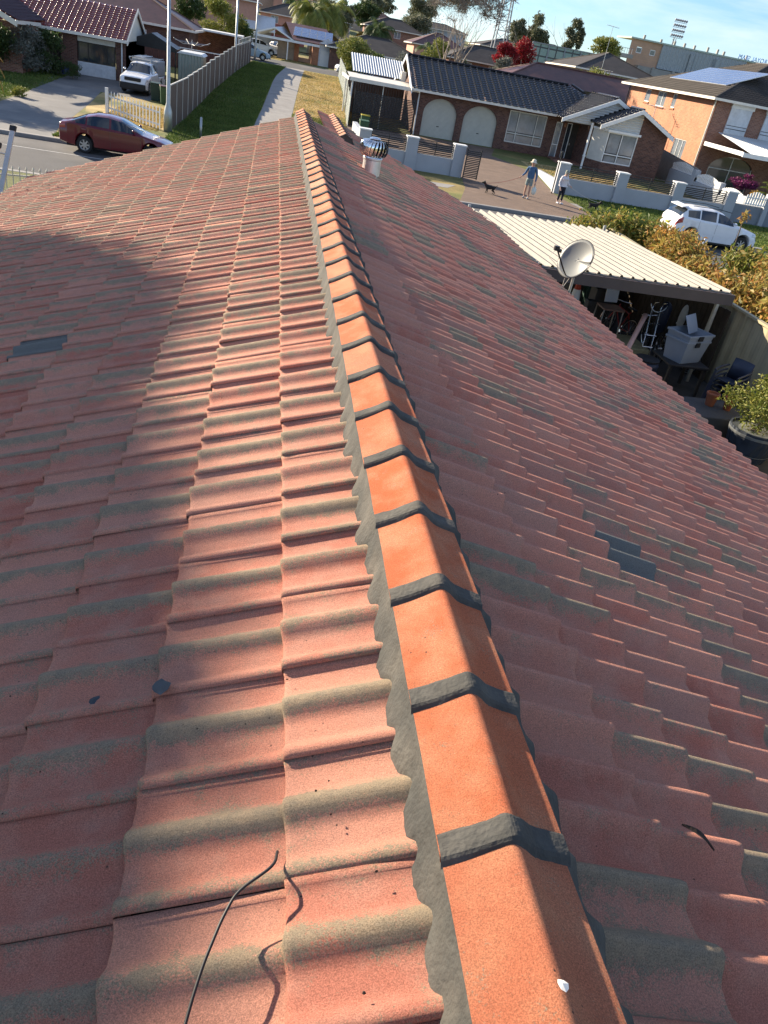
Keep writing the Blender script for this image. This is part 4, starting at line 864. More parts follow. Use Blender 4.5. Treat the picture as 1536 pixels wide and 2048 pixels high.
# white picket fence behind the red car
PF = thing('picket_fence', (-7.3, 43.9, -4.2), 'white picket fence behind the dark red sedan', 'fence')
n_ = 16; q = MB(); P0, P1 = Vector((-9.0, 46.5, -4.2)), Vector((-5.95, 43.0, -4.2)); dv = (P1-P0)/n_
for z in (.25, .8): q.bar(P0+Vector((0, .03, z)), P1+Vector((0, .03, z)), .03, .08)
q.build('rail', 'white', PF)
for i in range(n_+1):
    c = P0+dv*i; d = dv.normalized()*.045; w = Vector((0, -.02, 0)); q = MB()
    a = c-d; b = c+d; q.prism([a+Vector((0, 0, .05)), b+Vector((0, 0, .05)), b+Vector((0, 0, 1.0)), c+Vector((0, 0, 1.08)), a+Vector((0, 0, 1.0))], w); q.build('picket', 'white', PF)
q = MB(); q.box(-9.15, 46.4, -4.25, -9.0, 46.55, -3.02); q.build('post', 'white', PF)
# light poles
def lamp(x, y, z, h, label, flare=True, arm=1):
    L_ = thing('street_lamp', (x, y, z), label, 'street lamp', 'galvanised street lamp poles along the laneway fence')
    q = MB(); q.tube([(x, y, z-.2), (x, y, z+.9), (x, y, z+1.3), (x, y, z+h)], [.22, .2, .095, .06] if flare else [.13, .12, .11, .07], 12); q.build('pole', 'galv', L_, smooth=True)
    q = MB(); q.tube([(x, y, z+h), (x+.3*arm, y-.2, z+h+.35), (x+1.2*arm, y-.6, z+h+.45)], .03, 8); q.build('arm', 'galv', L_)
    q = MB(); q.prism([(x+1.0*arm, y-.7, z+h+.4), (x+1.7*arm, y-.9, z+h+.4), (x+1.7*arm, y-.65, z+h+.4), (x+1.0*arm, y-.45, z+h+.4)], (0, 0, .12)); q.build('lantern', 'galv', L_); return L_
lamp(-5.55, 43.0, -4.2, 7.5, 'grey lamp pole with flared base at the near end of the brown fence')
lamp(-4.0, 77.7, -3.0, 7.5, 'middle grey lamp pole halfway along the brown fence', False); lamp(-2.75, 95.8, -2.55, 7.5, 'farthest grey lamp pole by the blue and white car', False)
q = MB(); q.tube([(-3.92, 42.6, -4.25), (-3.92, 42.6, -3.3)], .06, 10); q.ball((-3.92, 42.6, -3.3), .06); tag(q.build('bollard', 'galv', smooth=True), 'short grey metal post on the shaded laneway grass', 'bollard')
# bins
def bin_(x, y, z, m, lid, label, rz=0):
    b = thing('wheelie_bin', (0, 0, 0), label, 'bin', 'wheelie bins')
    q = MB(); a = .24; c = .29; q.add([(-a, -a, .04), (a, -a, .04), (a, a, .04), (-a, a, .04), (-c, -c-.05, .98), (c, -c-.05, .98), (c, c, .98), (-c, c, .98)], [(0, 3, 2, 1), (4, 5, 6, 7), (0, 1, 5, 4), (1, 2, 6, 5), (2, 3, 7, 6), (3, 0, 4, 7)]); q.build('bin_body', m, b, bevel=.02)
    q = MB(); q.prism([(-.31, -.37, .98), (.31, -.37, .98), (.31, .34, 1.0), (-.31, .34, 1.0)], (0, 0, .05)); q.build('lid', lid, b, bevel=.015)
    for s in (-1, 1): MB().lathe([(.1, -.025), (.1, .025)], (s*.27, .24, .1), 12, 'x').build('wheel', 'rubber', b)
    MB().tube([(-.22, .38, .95), (.22, .38, .95)], .015, 6).build('handle', m, b)
    b.location = (x, y, z); b.rotation_euler = (0, 0, rz); return b
mat('bin_dark', (.02, .05, .04), .5); mat('bin_green', (.04, .1, .05), .5); mat('lid_yellow', (.4, .32, .03), .5); mat('lid_red', (.3, .03, .02), .5); mat('lid_blue', (.02, .06, .2), .5)
bin_(-7.7, 55, -4.1, 'bin_dark', 'bin_dark', 'dark green bin beside the white ute'); bin_(-7.05, 54.1, -4.12, 'bin_green', 'tile_brown', 'mid green bin right of the dark bin, brown lid', .2)
bin_(5.75, 57.6, -4.05, 'bin_green', 'lid_yellow', 'green bin with yellow lid inside the white side wall')
bin_(5.4, 54.6, -4.15, 'bin_green', 'bin_green', 'green bin in front of the yellow-lidded one')
q = MB(); q.lathe([(.2, -4.05), (.26, -3.55), (.24, -3.5)], (-14.3, 60.6, 0), 16); tag(q.build('flower_pot', mat('pot_blue', (.015, .02, .2), .3), smooth=True), 'blue glazed pot by the entry of the left house', 'pot')
# our own front fence (white palisade) and ladder
OF = thing('palisade_fence', (-8, 23.6, -4.2), 'white palisade fence with arrow tops beyond the ladder', 'fence')
mat('fence_cream', (.6, .57, .48), .5)
f0, f1 = Vector((-9.2, 22.0, -4.2)), Vector((-2.2, 24.2, -4.2)); dv = f1-f0; q = MB()
for z in (.2, .95): q.bar(f0+Vector((0, 0, z)), f1+Vector((0, 0, z)), .035, .04)
q.build('rail', 'fence_cream', OF)
for i in range(45):
    c = f0+dv*(i/44); q = MB(); q.box(c.x-.011, c.y-.03, -4.15, c.x+.011, c.y-.01, -3.06); q.add([(c.x-.045, c.y-.02, -3.1), (c.x, c.y-.05, -3.06), (c.x+.045, c.y-.02, -3.1), (c.x, c.y+.01, -3.06), (c.x, c.y-.02, -3.0)], [(0, 1, 4), (1, 2, 4), (2, 3, 4), (3, 0, 4), (3, 2, 1, 0)]); q.build('paling', 'fence_cream', OF)
LD = thing('ladder', (-5.2, 15.2, -4.2), 'aluminium extension ladder with orange inner rail leaning at the roof edge', 'ladder')
mat('ladder_orange', (.6, .22, .1), .5); a0 = Vector((-5.55, 14.2, -4.2)); a1 = Vector((-5.12, 15.95, -1.12)); up = (a1-a0).normalized(); sd = Vector((-.3, .1, 0)).normalized()
MB().bar(a0, a1, .09, .03).build('rail', 'alu_dull', LD, bevel=.004); MB().bar(a1-up*.03, a1+up*.06, .11, .045).build('rail_cap', 'plastic_black', LD)
b0, b1 = a0+sd*.22, a1+sd*.22-up*.35; MB().bar(b0, b1, .09, .03).build('rail', 'ladder_orange', LD, bevel=.004); MB().bar(b1-up*.03, b1+up*.06, .11, .045).build('rail_cap', 'plastic_black', LD)
MB().bar(a0+sd*.42, a1+sd*.42, .09, .03).build('rail', 'alu_dull', LD)
for i in range(11): p = a0+up*(.2+.29*i); MB().tube([p, p+sd*.42], .014, 8).build('rung', 'alu_dull', LD)
MB().box(b0.x-.05, b0.y-.05, -4.2, b0.x+.05, b0.y+.05, -4.0).build('foot', 'lid_red', LD)
q = MB(); p = a1+sd*.1-up*1.35; q.bar(p, p+up*.25, .06, .08); q.build('rung_lock', 'lid_red', LD)

# ================================================================ our carport and side yard
CP = thing('carport', (7.3, 19, -4.2), 'cream ribbed carport roof with dark fascia beside our tiled roof', 'carport')
mat('ribbed_cream', (.145, .135, .112), .5, var=.12, vs=2, second=((.19, .165, .13), 2.5, .48, .62)); mat('fascia_dark', (.09, .065, .06), .5, var=.1)
q = MB(); ribbed(q, 5.0, 9.55, 15.4, 22.8, -2.09, -2.4, .26, .08, 'y', 6); q.build('roof', 'ribbed_cream', CP)
q = MB(); q.box(5.1, 15.28, -2.3, 9.62, 15.36, -2.07); q.prism([(9.56, 15.36, -2.3), (9.56, 15.36, -2.08), (9.56, 22.8, -2.39), (9.56, 22.8, -2.58)], (.05, 0, 0)); q.build('fascia', 'fascia_dark', CP)
q = MB(); q.box(5.1, 15.36, -2.1, 9.56, 15.46, -2.05); q.build('ridge_flashing', 'ribbed_cream', CP)
for x, y in ((9.4, 15.5), (9.4, 22.5), (5.2, 22.5)): MB().box(x, y, -4.2, x+.07, y+.07, -2.2).build('post', 'galv', CP)
q = MB()
for y in (16.9, 18.9, 20.9): q.box(5.1, y, -2.42-(y-15.4)*.04, 9.5, y+.05, -2.2-(y-15.4)*.046)
q.build('purlin', 'fascia_dark', CP)
q = MB(); BF = q; n_ = 160; rows = []
for z in (-4.2, -2.42): rows.append([(10.0+(.03 if i % 4 in (1, 2) else 0), 8+16*i/n_, z) for i in range(n_+1)])
q.grid(rows); o = q.build('boundary_fence', mat('fence_beige', (.4, .35, .22), .55, var=.1), solid=.01); tag(o, 'beige ribbed metal fence at the right edge behind the carport', 'fence')
MB().box(9.96, 8, -2.42, 10.07, 24, -2.37).build('cap_rail', 'fence_beige', o)
for y in (10.4, 12.75, 15.1, 17.5, 19.9, 22.2): MB().box(9.95, y, -4.2, 10.0, y+.05, -2.42).build('post', 'fence_beige', o)
# boards carried up to the roof to block light at the carport's street end
q = MB()
for i in range(22): q.box(5.0+i*.215, 22.6, -4.2, 5.205+i*.215, 22.63, -2.5-(i % 3)*.02)
tag(q.build('paling_screen', mat('old_timber', (.06, .045, .03), .9, var=.3, vs=6)), 'weathered timber palings raised to the roof to shut light out of the far end of the carport', 'fence')
q = MB()
for i in range(30): q.box(9.86, 15.6+i*.23, -4.2, 9.89, 15.81+i*.23, -2.5-(i % 4)*.02)
tag(q.build('paling_screen', 'old_timber'), 'dark timber palings behind the bicycles, in front of the beige fence', 'fence')
# satellite dish on a mast
D = thing('satellite_dish', (4.55, 12.2, -2.1), 'pale grey satellite dish on a mast at the roof eave', 'satellite dish')
mat('dish_grey', (.2, .215, .21), .45, var=.04)
dn = Vector((-.66, -.42, .42)).normalized(); dc = Vector((4.52, 12.18, -1.17)); dx_ = Vector((0, 0, 1)).cross(dn).normalized(); dy_ = dn.cross(dx_); q = MB(); rows = []
for i in range(9):
    r_ = i/8; rows.append([dc+dx_*(.305*r_*math.cos(t*math.pi/18))+dy_*(.33*r_*math.sin(t*math.pi/18))+dn*(.07*(r_*r_-1)) for t in range(37)])
q.grid(rows); q.build('reflector', 'dish_grey', D, smooth=True, solid=.012)
q = MB(); q.tube([dc+dx_*(.308*math.cos(t*math.pi/18))+dy_*(.333*math.sin(t*math.pi/18)) for t in range(37)], .008, 6); q.build('rim', 'black_metal', D)
q = MB()
for a, b in ((.0, .03), (.1, -.12), (-.1, -.12), (.12, .0)): q.ball(dc+dx_*a+dy_*b-dn*.06, .008, 6, 4)
q.build('bolt', 'steel', D)
lb = dc-dy_*.31; lt = dc+dn*.5-dy_*.1+dx_*-.05
MB().tube([dc-dn*.1, lb-dn*.06, lb+(lt-lb)*.2, lt], .013, 8).build('arm', 'black_metal', D); q = MB(); q.tube([lt, lt+(dc-lt).normalized()*.09], .03, 10); q.box(lt.x-.05, lt.y-.03, lt.z-.02, lt.x+.03, lt.y+.03, lt.z+.05); q.build('receiver', 'black_metal', D)
MB().tube([dc-dn*.1, dc-dn*.12+Vector((0, .02, -.3)), Vector((4.6, 12.25, -2.4)), Vector((4.6, 12.25, -4.2))], .022, 10).build('mast', 'galv', D)
MB().tube([lt, lt+Vector((-.08, -.05, -.05)), lt+Vector((-.1, -.02, -.14)), lt+Vector((0, 0, -.2)), lb, dc-dn*.1-dy_*.5, dc-dn*.14-dy_*.25], .004, 6).build('cable', 'offwhite', D)
# things stored under the carport
co_ = thing('traffic_cone', (7.05, 17.6, -4.2), 'orange traffic cone with white collar in the carport', 'traffic cone')
mat('cone_orange', (.55, .06, .02), .5); x, y, z = 6.95, 17.4, -3.3
q = MB(); q.box(6.6, 17.1, -4.2, 7.3, 17.8, -3.32); tag(q.build('crate', 'tile_dark'), 'dark crate standing under the traffic cone', 'crate')
co_.location = (x, y, z); q = MB(); q.lathe([(.13, z+.03), (.035, z+.7), (.0, z+.7)], (x, y, 0), 20); q.box(x-.18, y-.18, z, x+.18, y+.18, z+.03); q.build('cone_body', 'cone_orange', co_, smooth=False); q = MB(); q.lathe([(.125, z+.1), (.085, z+.4)], (x, y, 0), 20); q.build('white_collar', 'white', co_)
mat('chair_metal', (.5, .48, .42), .5); mat('seat_pink', (.3, .17, .12), .6)
ch = thing('chair', (8.0, 17.6, -4.2), 'old metal-framed chair with pinkish seat beside the bicycles', 'chair')
q = MB(); q.box(7.75, 17.35, -3.3, 8.3, 17.85, -3.26); q.build('seat', 'seat_pink', ch)
for dx, dy in ((0, 0), (.5, 0), (0, .48), (.5, .48)): MB().tube([(7.77+dx, 17.37+dy, -3.3), (7.74+dx*1.1, 17.33+dy*1.1, -4.2)], .016, 6).build('leg', 'chair_metal', ch)
q = MB(); q.prism([(7.9, 17.78, -3.2), (8.25, 17.82, -3.2), (8.25, 17.9, -2.85), (7.9, 17.86, -2.85)], (0, .02, 0)); q.build('backrest', 'white', ch)
def bicycle(x, y, z, rz, tilt, label, m):
    b = thing('bicycle', (0, 0, 0), label, 'bicycle', 'bicycles stored under the carport')
    for k, wx in enumerate((-.52, .52)):
        q = MB(); q.tube([(wx+.33*math.cos(t*math.pi/16), 0, .34+.33*math.sin(t*math.pi/16)) for t in range(33)], .02, 8); w = q.build('wheel', 'rubber', b)
        q = MB(); q.tube([(wx+.305*math.cos(t*math.pi/16), 0, .34+.305*math.sin(t*math.pi/16)) for t in range(33)], .01, 6)
        for s in range(16): t = s*math.pi/8; q.tube([(wx, .02*(-1)**s, .34), (wx+.3*math.cos(t), 0, .34+.3*math.sin(t))], .002, 4)
        q.tube([(wx, -.05, .34), (wx, .05, .34)], .02, 8); q.build('rim', 'steel', w)
    q = MB(); F_ = [((-.52, .34), (-.1, .3)), ((-.1, .3), (-.22, .78)), ((-.22, .72), (.32, .76)), ((-.1, .3), (.34, .66)), ((.3, .82), (.52, .34)), ((-.52, .34), (-.2, .7))]
    for (a, c), (d, e) in F_: q.tube([(a, 0, c), (d, 0, e)], .016, 8)
    q.build('frame', m, b); MB().box(-.36, -.07, .84, -.1, .07, .89).build('saddle', 'plastic_black', b, bevel=.02); MB().tube([(.28, -.3, .92), (.3, -.1, .9), (.3, .1, .9), (.28, .3, .92)], .013, 8).build('handlebar', 'steel', b)
    MB().lathe([(.09, -.02), (.09, .0)], (-.1, -.03, .3), 16, 'y').build('chainring', 'steel', b)
    b.location = (x, y, z); b.rotation_euler = (tilt, 0, rz)
bicycle(8.6, 18.2, -4.2, R(100), R(12), 'bicycle leaning nearest the chair, its wheel catching the sun', 'lid_red'); bicycle(9.25, 17.2, -4.2, R(85), R(-8), 'bicycle behind the pink pole, mostly in shadow', 'black_metal'); bicycle(9.6, 16.6, -4.2, R(95), R(10), 'bicycle closest to the beige fence behind the plastic tubs', 'steel')
q = MB(); q.tube([(6.95, 14.3, -3.95), (8.05, 15.9, -3.0), (8.12, 16.0, -2.93)], [.055, .055, .06], 12); tag(q.build('pole', mat('pink_pvc', (.6, .36, .3), .5), smooth=True), 'pale pink plastic pipe leaning out over the bicycles', 'pipe')
q = MB(); q.box(7.9, 16.1, -4.2, 8.6, 17.1, -3.75); tag(q.build('stone_block', mat('old_stone', (.36, .34, .2), .9, var=.3, vs=6, bump=.02, bs=20), bevel=.04), 'mossy sunlit stone block on the carport floor', 'block')
def tub(x, y, z, s, label, rz, open_=False):
    t = thing('storage_tub', (0, 0, 0), label, 'storage tub', 'white plastic storage tubs stacked under the carport'); w, d, h = .34*s, .25*s, .42*s
    P = []
    for zz, k in ((0, .82), (h, 1), (h, .96), (.02, .78)): P.append([(-w*k, -d*k, zz), (w*k, -d*k, zz), (w*k, d*k, zz), (-w*k, d*k, zz), (-w*k, -d*k, zz)])
    q = MB(); q.grid(P); q.add(P[0][:4], [(3, 2, 1, 0)]); q.add([(p[0], p[1], .03) for p in P[3][:4]], [(0, 1, 2, 3)]); q.build('tub_body', 'tub_plastic', t)
    q = MB(); q.grid([[(a*1.05, b*1.05, c-.03) for a, b, c in P[1]], [(a*1.05, b*1.05, c+.01) for a, b, c in P[1]], [(a*.97, b*.97, c+.01) for a, b, c in P[1]]]); q.build('tub_rim', 'tub_plastic', t)
    MB().box(-w*.3, -d*1.12, h-.1, w*.05, -d*1.03, h+.0).build('latch', 'plastic_black', t)
    t.location = (x, y, z); t.rotation_euler = (0, 0, rz); return t
mat('tub_plastic', (.27, .31, .36), .4, var=.06, spec=.5)
TB = thing('table', (8.7, 14.9, -4.2), 'dark plastic table under the storage tubs', 'table'); MB().box(8.25, 14.5, -3.55, 9.2, 15.4, -3.5).build('tabletop', 'plastic_black', TB, bevel=.01)
for a in (8.3, 9.1):
    for b in (14.55, 15.3): MB().box(a, b, -4.2, a+.06, b+.06, -3.55).build('leg', 'plastic_black', TB)
tub(8.72, 14.95, -3.5, 1.15, 'lower white tub of the stack on the dark table', R(25)); tub(8.74, 14.97, -3.38, 1.2, 'upper white tub with the loose lid standing in it', R(25))
q = MB(); q.prism([(-.26, 0, 0), (.26, 0, 0), (.26, 0, .4), (-.26, 0, .4)], (0, .02, 0)); o = q.build('tub_lid', 'tub_plastic', bevel=.01); o.location = (8.88, 15.1, -2.93); o.rotation_euler = (R(-30), 0, R(40)); tag(o, 'loose translucent lid standing up in the white tub', 'lid')
BR = thing('drum', (7.75, 14.6, -4.2), 'dark blue plastic drum left of the white tubs', 'drum'); mat('drum_blue', (.015, .025, .05), .5)
q = MB(); q.lathe([(.24, -4.2), (.27, -4.15), (.27, -3.95), (.285, -3.93), (.27, -3.91), (.27, -3.6), (.285, -3.58), (.27, -3.56), (.25, -3.5), (.0, -3.5)], (7.75, 14.6, 0), 24); q.build('drum_body', 'drum_blue', BR, smooth=True); MB().lathe([(.26, -3.5), (.27, -3.46), (.22, -3.45), (0, -3.46)], (7.75, 14.6, 0), 24).build('lid', 'plastic_black', BR)
mat('chair_blue', (.02, .03, .055), .4)
GT = thing('hand_trolley', (8.6, 16.3, -4.2), 'chrome-tubed folding trolley standing between the pipe and the tubs', 'trolley'); mat('chrome', (.6, .6, .62), .12, 1)
for dx in (0, .22): MB().tube(curve([(8.45+dx, 16.2, -4.15), (8.5+dx, 16.35, -3.6), (8.62+dx, 16.7, -2.9), (8.66+dx, 16.6, -2.75)]), .014, 8).build('tube', 'chrome', GT, smooth=True)
for k in range(5): MB().tube([(8.46+k*.03, 16.22+k*.07, -4.0+k*.26), (8.7+k*.03, 16.22+k*.07, -4.0+k*.26)], .01, 6).build('crossbar', 'chrome', GT)
MB().box(8.4, 15.95, -4.16, 8.75, 16.25, -4.13).build('foot_plate', 'black_metal', GT)
q = MB(); q.lathe([(.05, -3.5), (.13, -3.45), (.14, -2.9), (.1, -2.8), (.03, -2.75)], (8.98, 16.75, 0), 14); tag(q.build('golf_bag', 'drum_blue', smooth=True), 'dark slim bag standing behind the chrome trolley', 'bag')
q = MB(); q.prism([(9.2+.1*math.cos(t), 16.3, -2.95+.3*math.sin(t)) for t in np.linspace(0, 6.28, 17)[:-1]], (.02, .02, 0)); tag(q.build('hanging_board', 'galv', bevel=.005), 'grey oval board hanging from the carport beam', 'board')
MB_2 = MB().tube([(8.2+.2*math.cos(t), 15.7, -2.55+.2*math.sin(t)) for t in np.linspace(3.3, 6.1, 12)], .012, 6); tag(MB_2.build('hose', 'galv', smooth=True), 'loop of pale hose hanging under the carport fascia', 'hose')
q = MB()
for i in range(9): a = random.Random(i); x, y = 7.0+a.random()*2.3, 17.5+a.random()*3.5; h = .5+a.random()*1.1; q = MB(); q.box(x, y, -4.2, x+.25+a.random()*.3, y+.25+a.random()*.3, -4.2+h); tag(q.build('storage_box', ['yard_dark', 'bin_dark', 'drum_blue', 'tile_dark'][i % 4], bevel=.015), ['tall dark box near the cone', 'squat dark box behind the chair', 'dark box deep under the carport left', 'dark green box deep under the carport', 'dark blue box behind the bicycles', 'black box against the palings', 'dark box by the palings', 'dark box under the hanging hose', 'dark low box at the back'][i], 'box', 'dark boxes stored deep under the carport')
def stackchair(i):
    c = thing('plastic_chair', (0, 0, 0), ['lowest chair of the dark stack', 'second chair up in the dark stack', 'third chair up in the dark stack', 'fourth chair up in the dark stack', 'top chair of the dark stack'][i]+' by the beige fence', 'chair', 'dark plastic armchairs stacked by the fence')
    q = MB(); q.prism([(-.22, -.2, .42), (.22, -.2, .42), (.2, .22, .4), (-.2, .22, .4)], (0, 0, .02)); q.build('seat', 'chair_blue', c)
    q = MB(); q.grid([[(.24*math.sin(a), .24+.06*math.cos(a*1.2)+k*.1, .42+k*.4) for a in np.linspace(-1.2, 1.2, 9)] for k in (0, .5, 1)]); q.build('backrest', 'chair_blue', c, solid=.015, smooth=True)
    for s in (-1, 1):
        MB().tube([(s*.26, -.24, .6), (s*.27, 0, .64), (s*.25, .25, .66)], .02, 6).build('armrest', 'chair_blue' if i % 2 else 'drum_blue', c)
        for a in (-.22, .24): MB().tube([(s*.25, a, .45 if a > 0 else .6), (s*.29, a*1.15, 0)], .022, 6).build('leg', 'chair_blue', c)
    c.location = (9.15, 13.6+.01*i, -4.2+.09*i); c.rotation_euler = (0, 0, R(-60))
for i in range(5): stackchair(i)
# barrel planter, pots
PL = thing('barrel_planter', (8.75, 11.75, -4.2), 'dark half-barrel planter with a leafy green shrub at the right edge', 'planter')
mat('barrel', (.035, .045, .06), .7, var=.2, wave=((1, 1, 0), .1, .01)); q = MB(); q.lathe([(.36, -4.2), (.42, -4.0), (.46, -3.75), (.47, -3.6), (.44, -3.6), (.43, -3.66), (0, -3.66)], (8.75, 11.75, 0), 28); q.build('barrel', 'barrel', PL)
for z, r_ in ((-4.05, .405), (-3.7, .468)): MB().lathe([(r_+.002, z), (r_+.008, z+.05)], (8.75, 11.75, 0), 28).build('hoop', 'galv', PL)
MB().lathe([(.42, -3.68), (0, -3.64)], (8.75, 11.75, 0), 20).build('soil', 'bark', PL)
def shrub(name, c, crown, n_, sz, lm, label, cat='shrub', group=None, seed=2, r=.03, drop=0, aspect=.45, h=None, bark='bark', shell=.3, nb=5):
    t = thing(name, c, label, cat, group); hh = h or max(a[2] for a in crown); m = MB(); limbs(m, c, hh, r, nb, .6, seed, 2, 6, .5); m.build('stem', bark, t)
    q = MB(); leaves(q, [(c[0]+a[0], c[1]+a[1], c[2]+a[2], a[3], a[4], a[5]) for a in crown], n_, sz, seed, shell, drop, aspect); q.build('foliage', lm, t); return t
shrub('shrub', (8.85, 11.85, -3.66), blob(.75, .7, .5, .55, 9, 3), 2600, .085, 'leaf_lemon', 'bushy green shrub growing in the half barrel', seed=4)
for i, (x, y, r_) in enumerate(((8.45, 12.95, .12), (8.75, 12.8, .1))):
    q = MB(); q.lathe([(r_*.7, -3.72), (r_, -3.5), (r_*1.12, -3.5), (r_*1.12, -3.46), (r_*.9, -3.46), (r_*.85, -3.5), (0, -3.5)], (x, y, 0), 16); tag(q.build('flower_pot', mat('terracotta', (.3, .1, .05), .8), smooth=False), ['larger terracotta pot on the dark ledge', 'smaller terracotta pot nearer the barrel planter'][i], 'pot', 'terracotta pots on the ledge')
q = MB(); q.box(7.4, 12.3, -4.2, 9.1, 13.3, -3.72); tag(q.build('ledge', 'asphalt', bevel=.02), 'dark concrete ledge in the side yard by the fence', 'ledge')
# yellowing shrubs beyond the carport
GG = 'big-leaved yellowing shrubs beyond the carport'
def gold(x, y, zb, crown, n_, seed, label, pal='leaf_gold'): return shrub('shrub', (x, y, zb), crown, n_, .17, pal, label, group=GG, seed=seed, r=.06, aspect=.42, shell=.35, h=1.6, bark='bark', drop=.3)
gold(9.7, 23.6, -4.0, [(0, 0, 1.45, .8, .9, .55), (.9, .1, 1.6, .8, .8, .6), (-.5, .2, 1.2, .6, .7, .5), (1.7, -.3, 1.5, .8, .9, .55)], 4200, 11, 'greener yellowing shrub at the far end of the carport roof', 'leaf_goldgreen')
gold(11.2, 20.8, -3.95, [(0, 0, 1.5, .9, .9, .6), (-.3, -1.6, 1.35, .6, .9, .5), (.3, 1.2, 1.6, .9, .9, .5), (-.4, -3.3, 1.5, .5, .8, .45)], 4800, 12, 'yellow and orange leaved shrub along the carport edge')
gold(12.4, 17.6, -3.95, [(0, 0, 1.55, 1.0, 1.1, .6), (-1.2, -1.0, 1.5, .8, .8, .5), (.9, 1.2, 1.8, .9, 1.0, .5), (1.8, .6, 1.7, .9, .9, .6), (-1.5, -2.3, 1.75, .55, .6, .4)], 5600, 13, 'yellowing shrub overhanging the beige fence at the right edge')
gold(15.2, 21.5, -3.9, [(0, 0, 1.5, 1.2, 1.0, .6), (-1.1, .6, 1.3, .8, .9, .5), (1.4, .4, 1.7, 1, .9, .6)], 4400, 14, 'yellowing shrub at the right edge nearest the street', 'leaf_goldgreen')
q = MB(); rg = random.Random(3); q.tube([(17.2, 28.2, -4.1), (17.25, 28.1, -3.0), (17.15, 28, -2.1)], .02, 6); m_ = thing('sapling', (17.2, 28.2, -4.2), 'thin sapling with a tuft of yellow leaves in front of the white car', 'plant'); q.build('stem', 'bark', m_)
q = MB(); leaves(q, [(17.15, 28, -2.0, .22, .22, .28)], 50, .2, 3, .2, 0, .35); q.build('foliage', 'leaf_gold', m_)
# bottles and a dove in the shrub
mat('clear_plastic', (.55, .62, .68), .1, var=.2, spec=.9)
for i, (x, y, z) in enumerate(((12.15, 21.8, -2.75), (12.75, 22.6, -2.35))):
    q = MB(); q.lathe([(.0, z-.2), (.09, z-.19), (.09, z+.06), (.06, z+.13), (.03, z+.17), (.03, z+.22), (0, z+.22)], (x, y, 0), 14); tag(q.build('plastic_bottle', 'clear_plastic', smooth=True), ['clear plastic bottle hanging beside the dove', 'clear plastic bottle hanging higher, nearest the white car'][i], 'bottle', 'clear plastic bottles hung in the shrub')
BD = thing('dove', (11.85, 21.6, -2.75), 'grey-brown dove perched among the yellow leaves', 'bird'); mat('dove', (.2, .16, .12), .8, var=.2, vs=20)
q = MB(); q.tube([(11.85, 21.65, -2.98), (11.85, 21.62, -2.85), (11.85, 21.58, -2.68), (11.85, 21.54, -2.52), (11.85, 21.52, -2.45), (11.85, 21.5, -2.4)], [.03, .075, .11, .08, .045, .04], 12); q.ball((11.85, 21.49, -2.37), .05); q.add([(11.83, 21.45, -2.37), (11.87, 21.45, -2.37), (11.85, 21.4, -2.38)], [(0, 1, 2)]); q.build('body', 'dove', BD, smooth=True)
MB().prism([(11.79, 21.68, -2.9), (11.91, 21.68, -2.9), (11.9, 21.78, -3.15), (11.8, 21.78, -3.15)], (0, .02, 0)).build('tail', 'dove', BD)
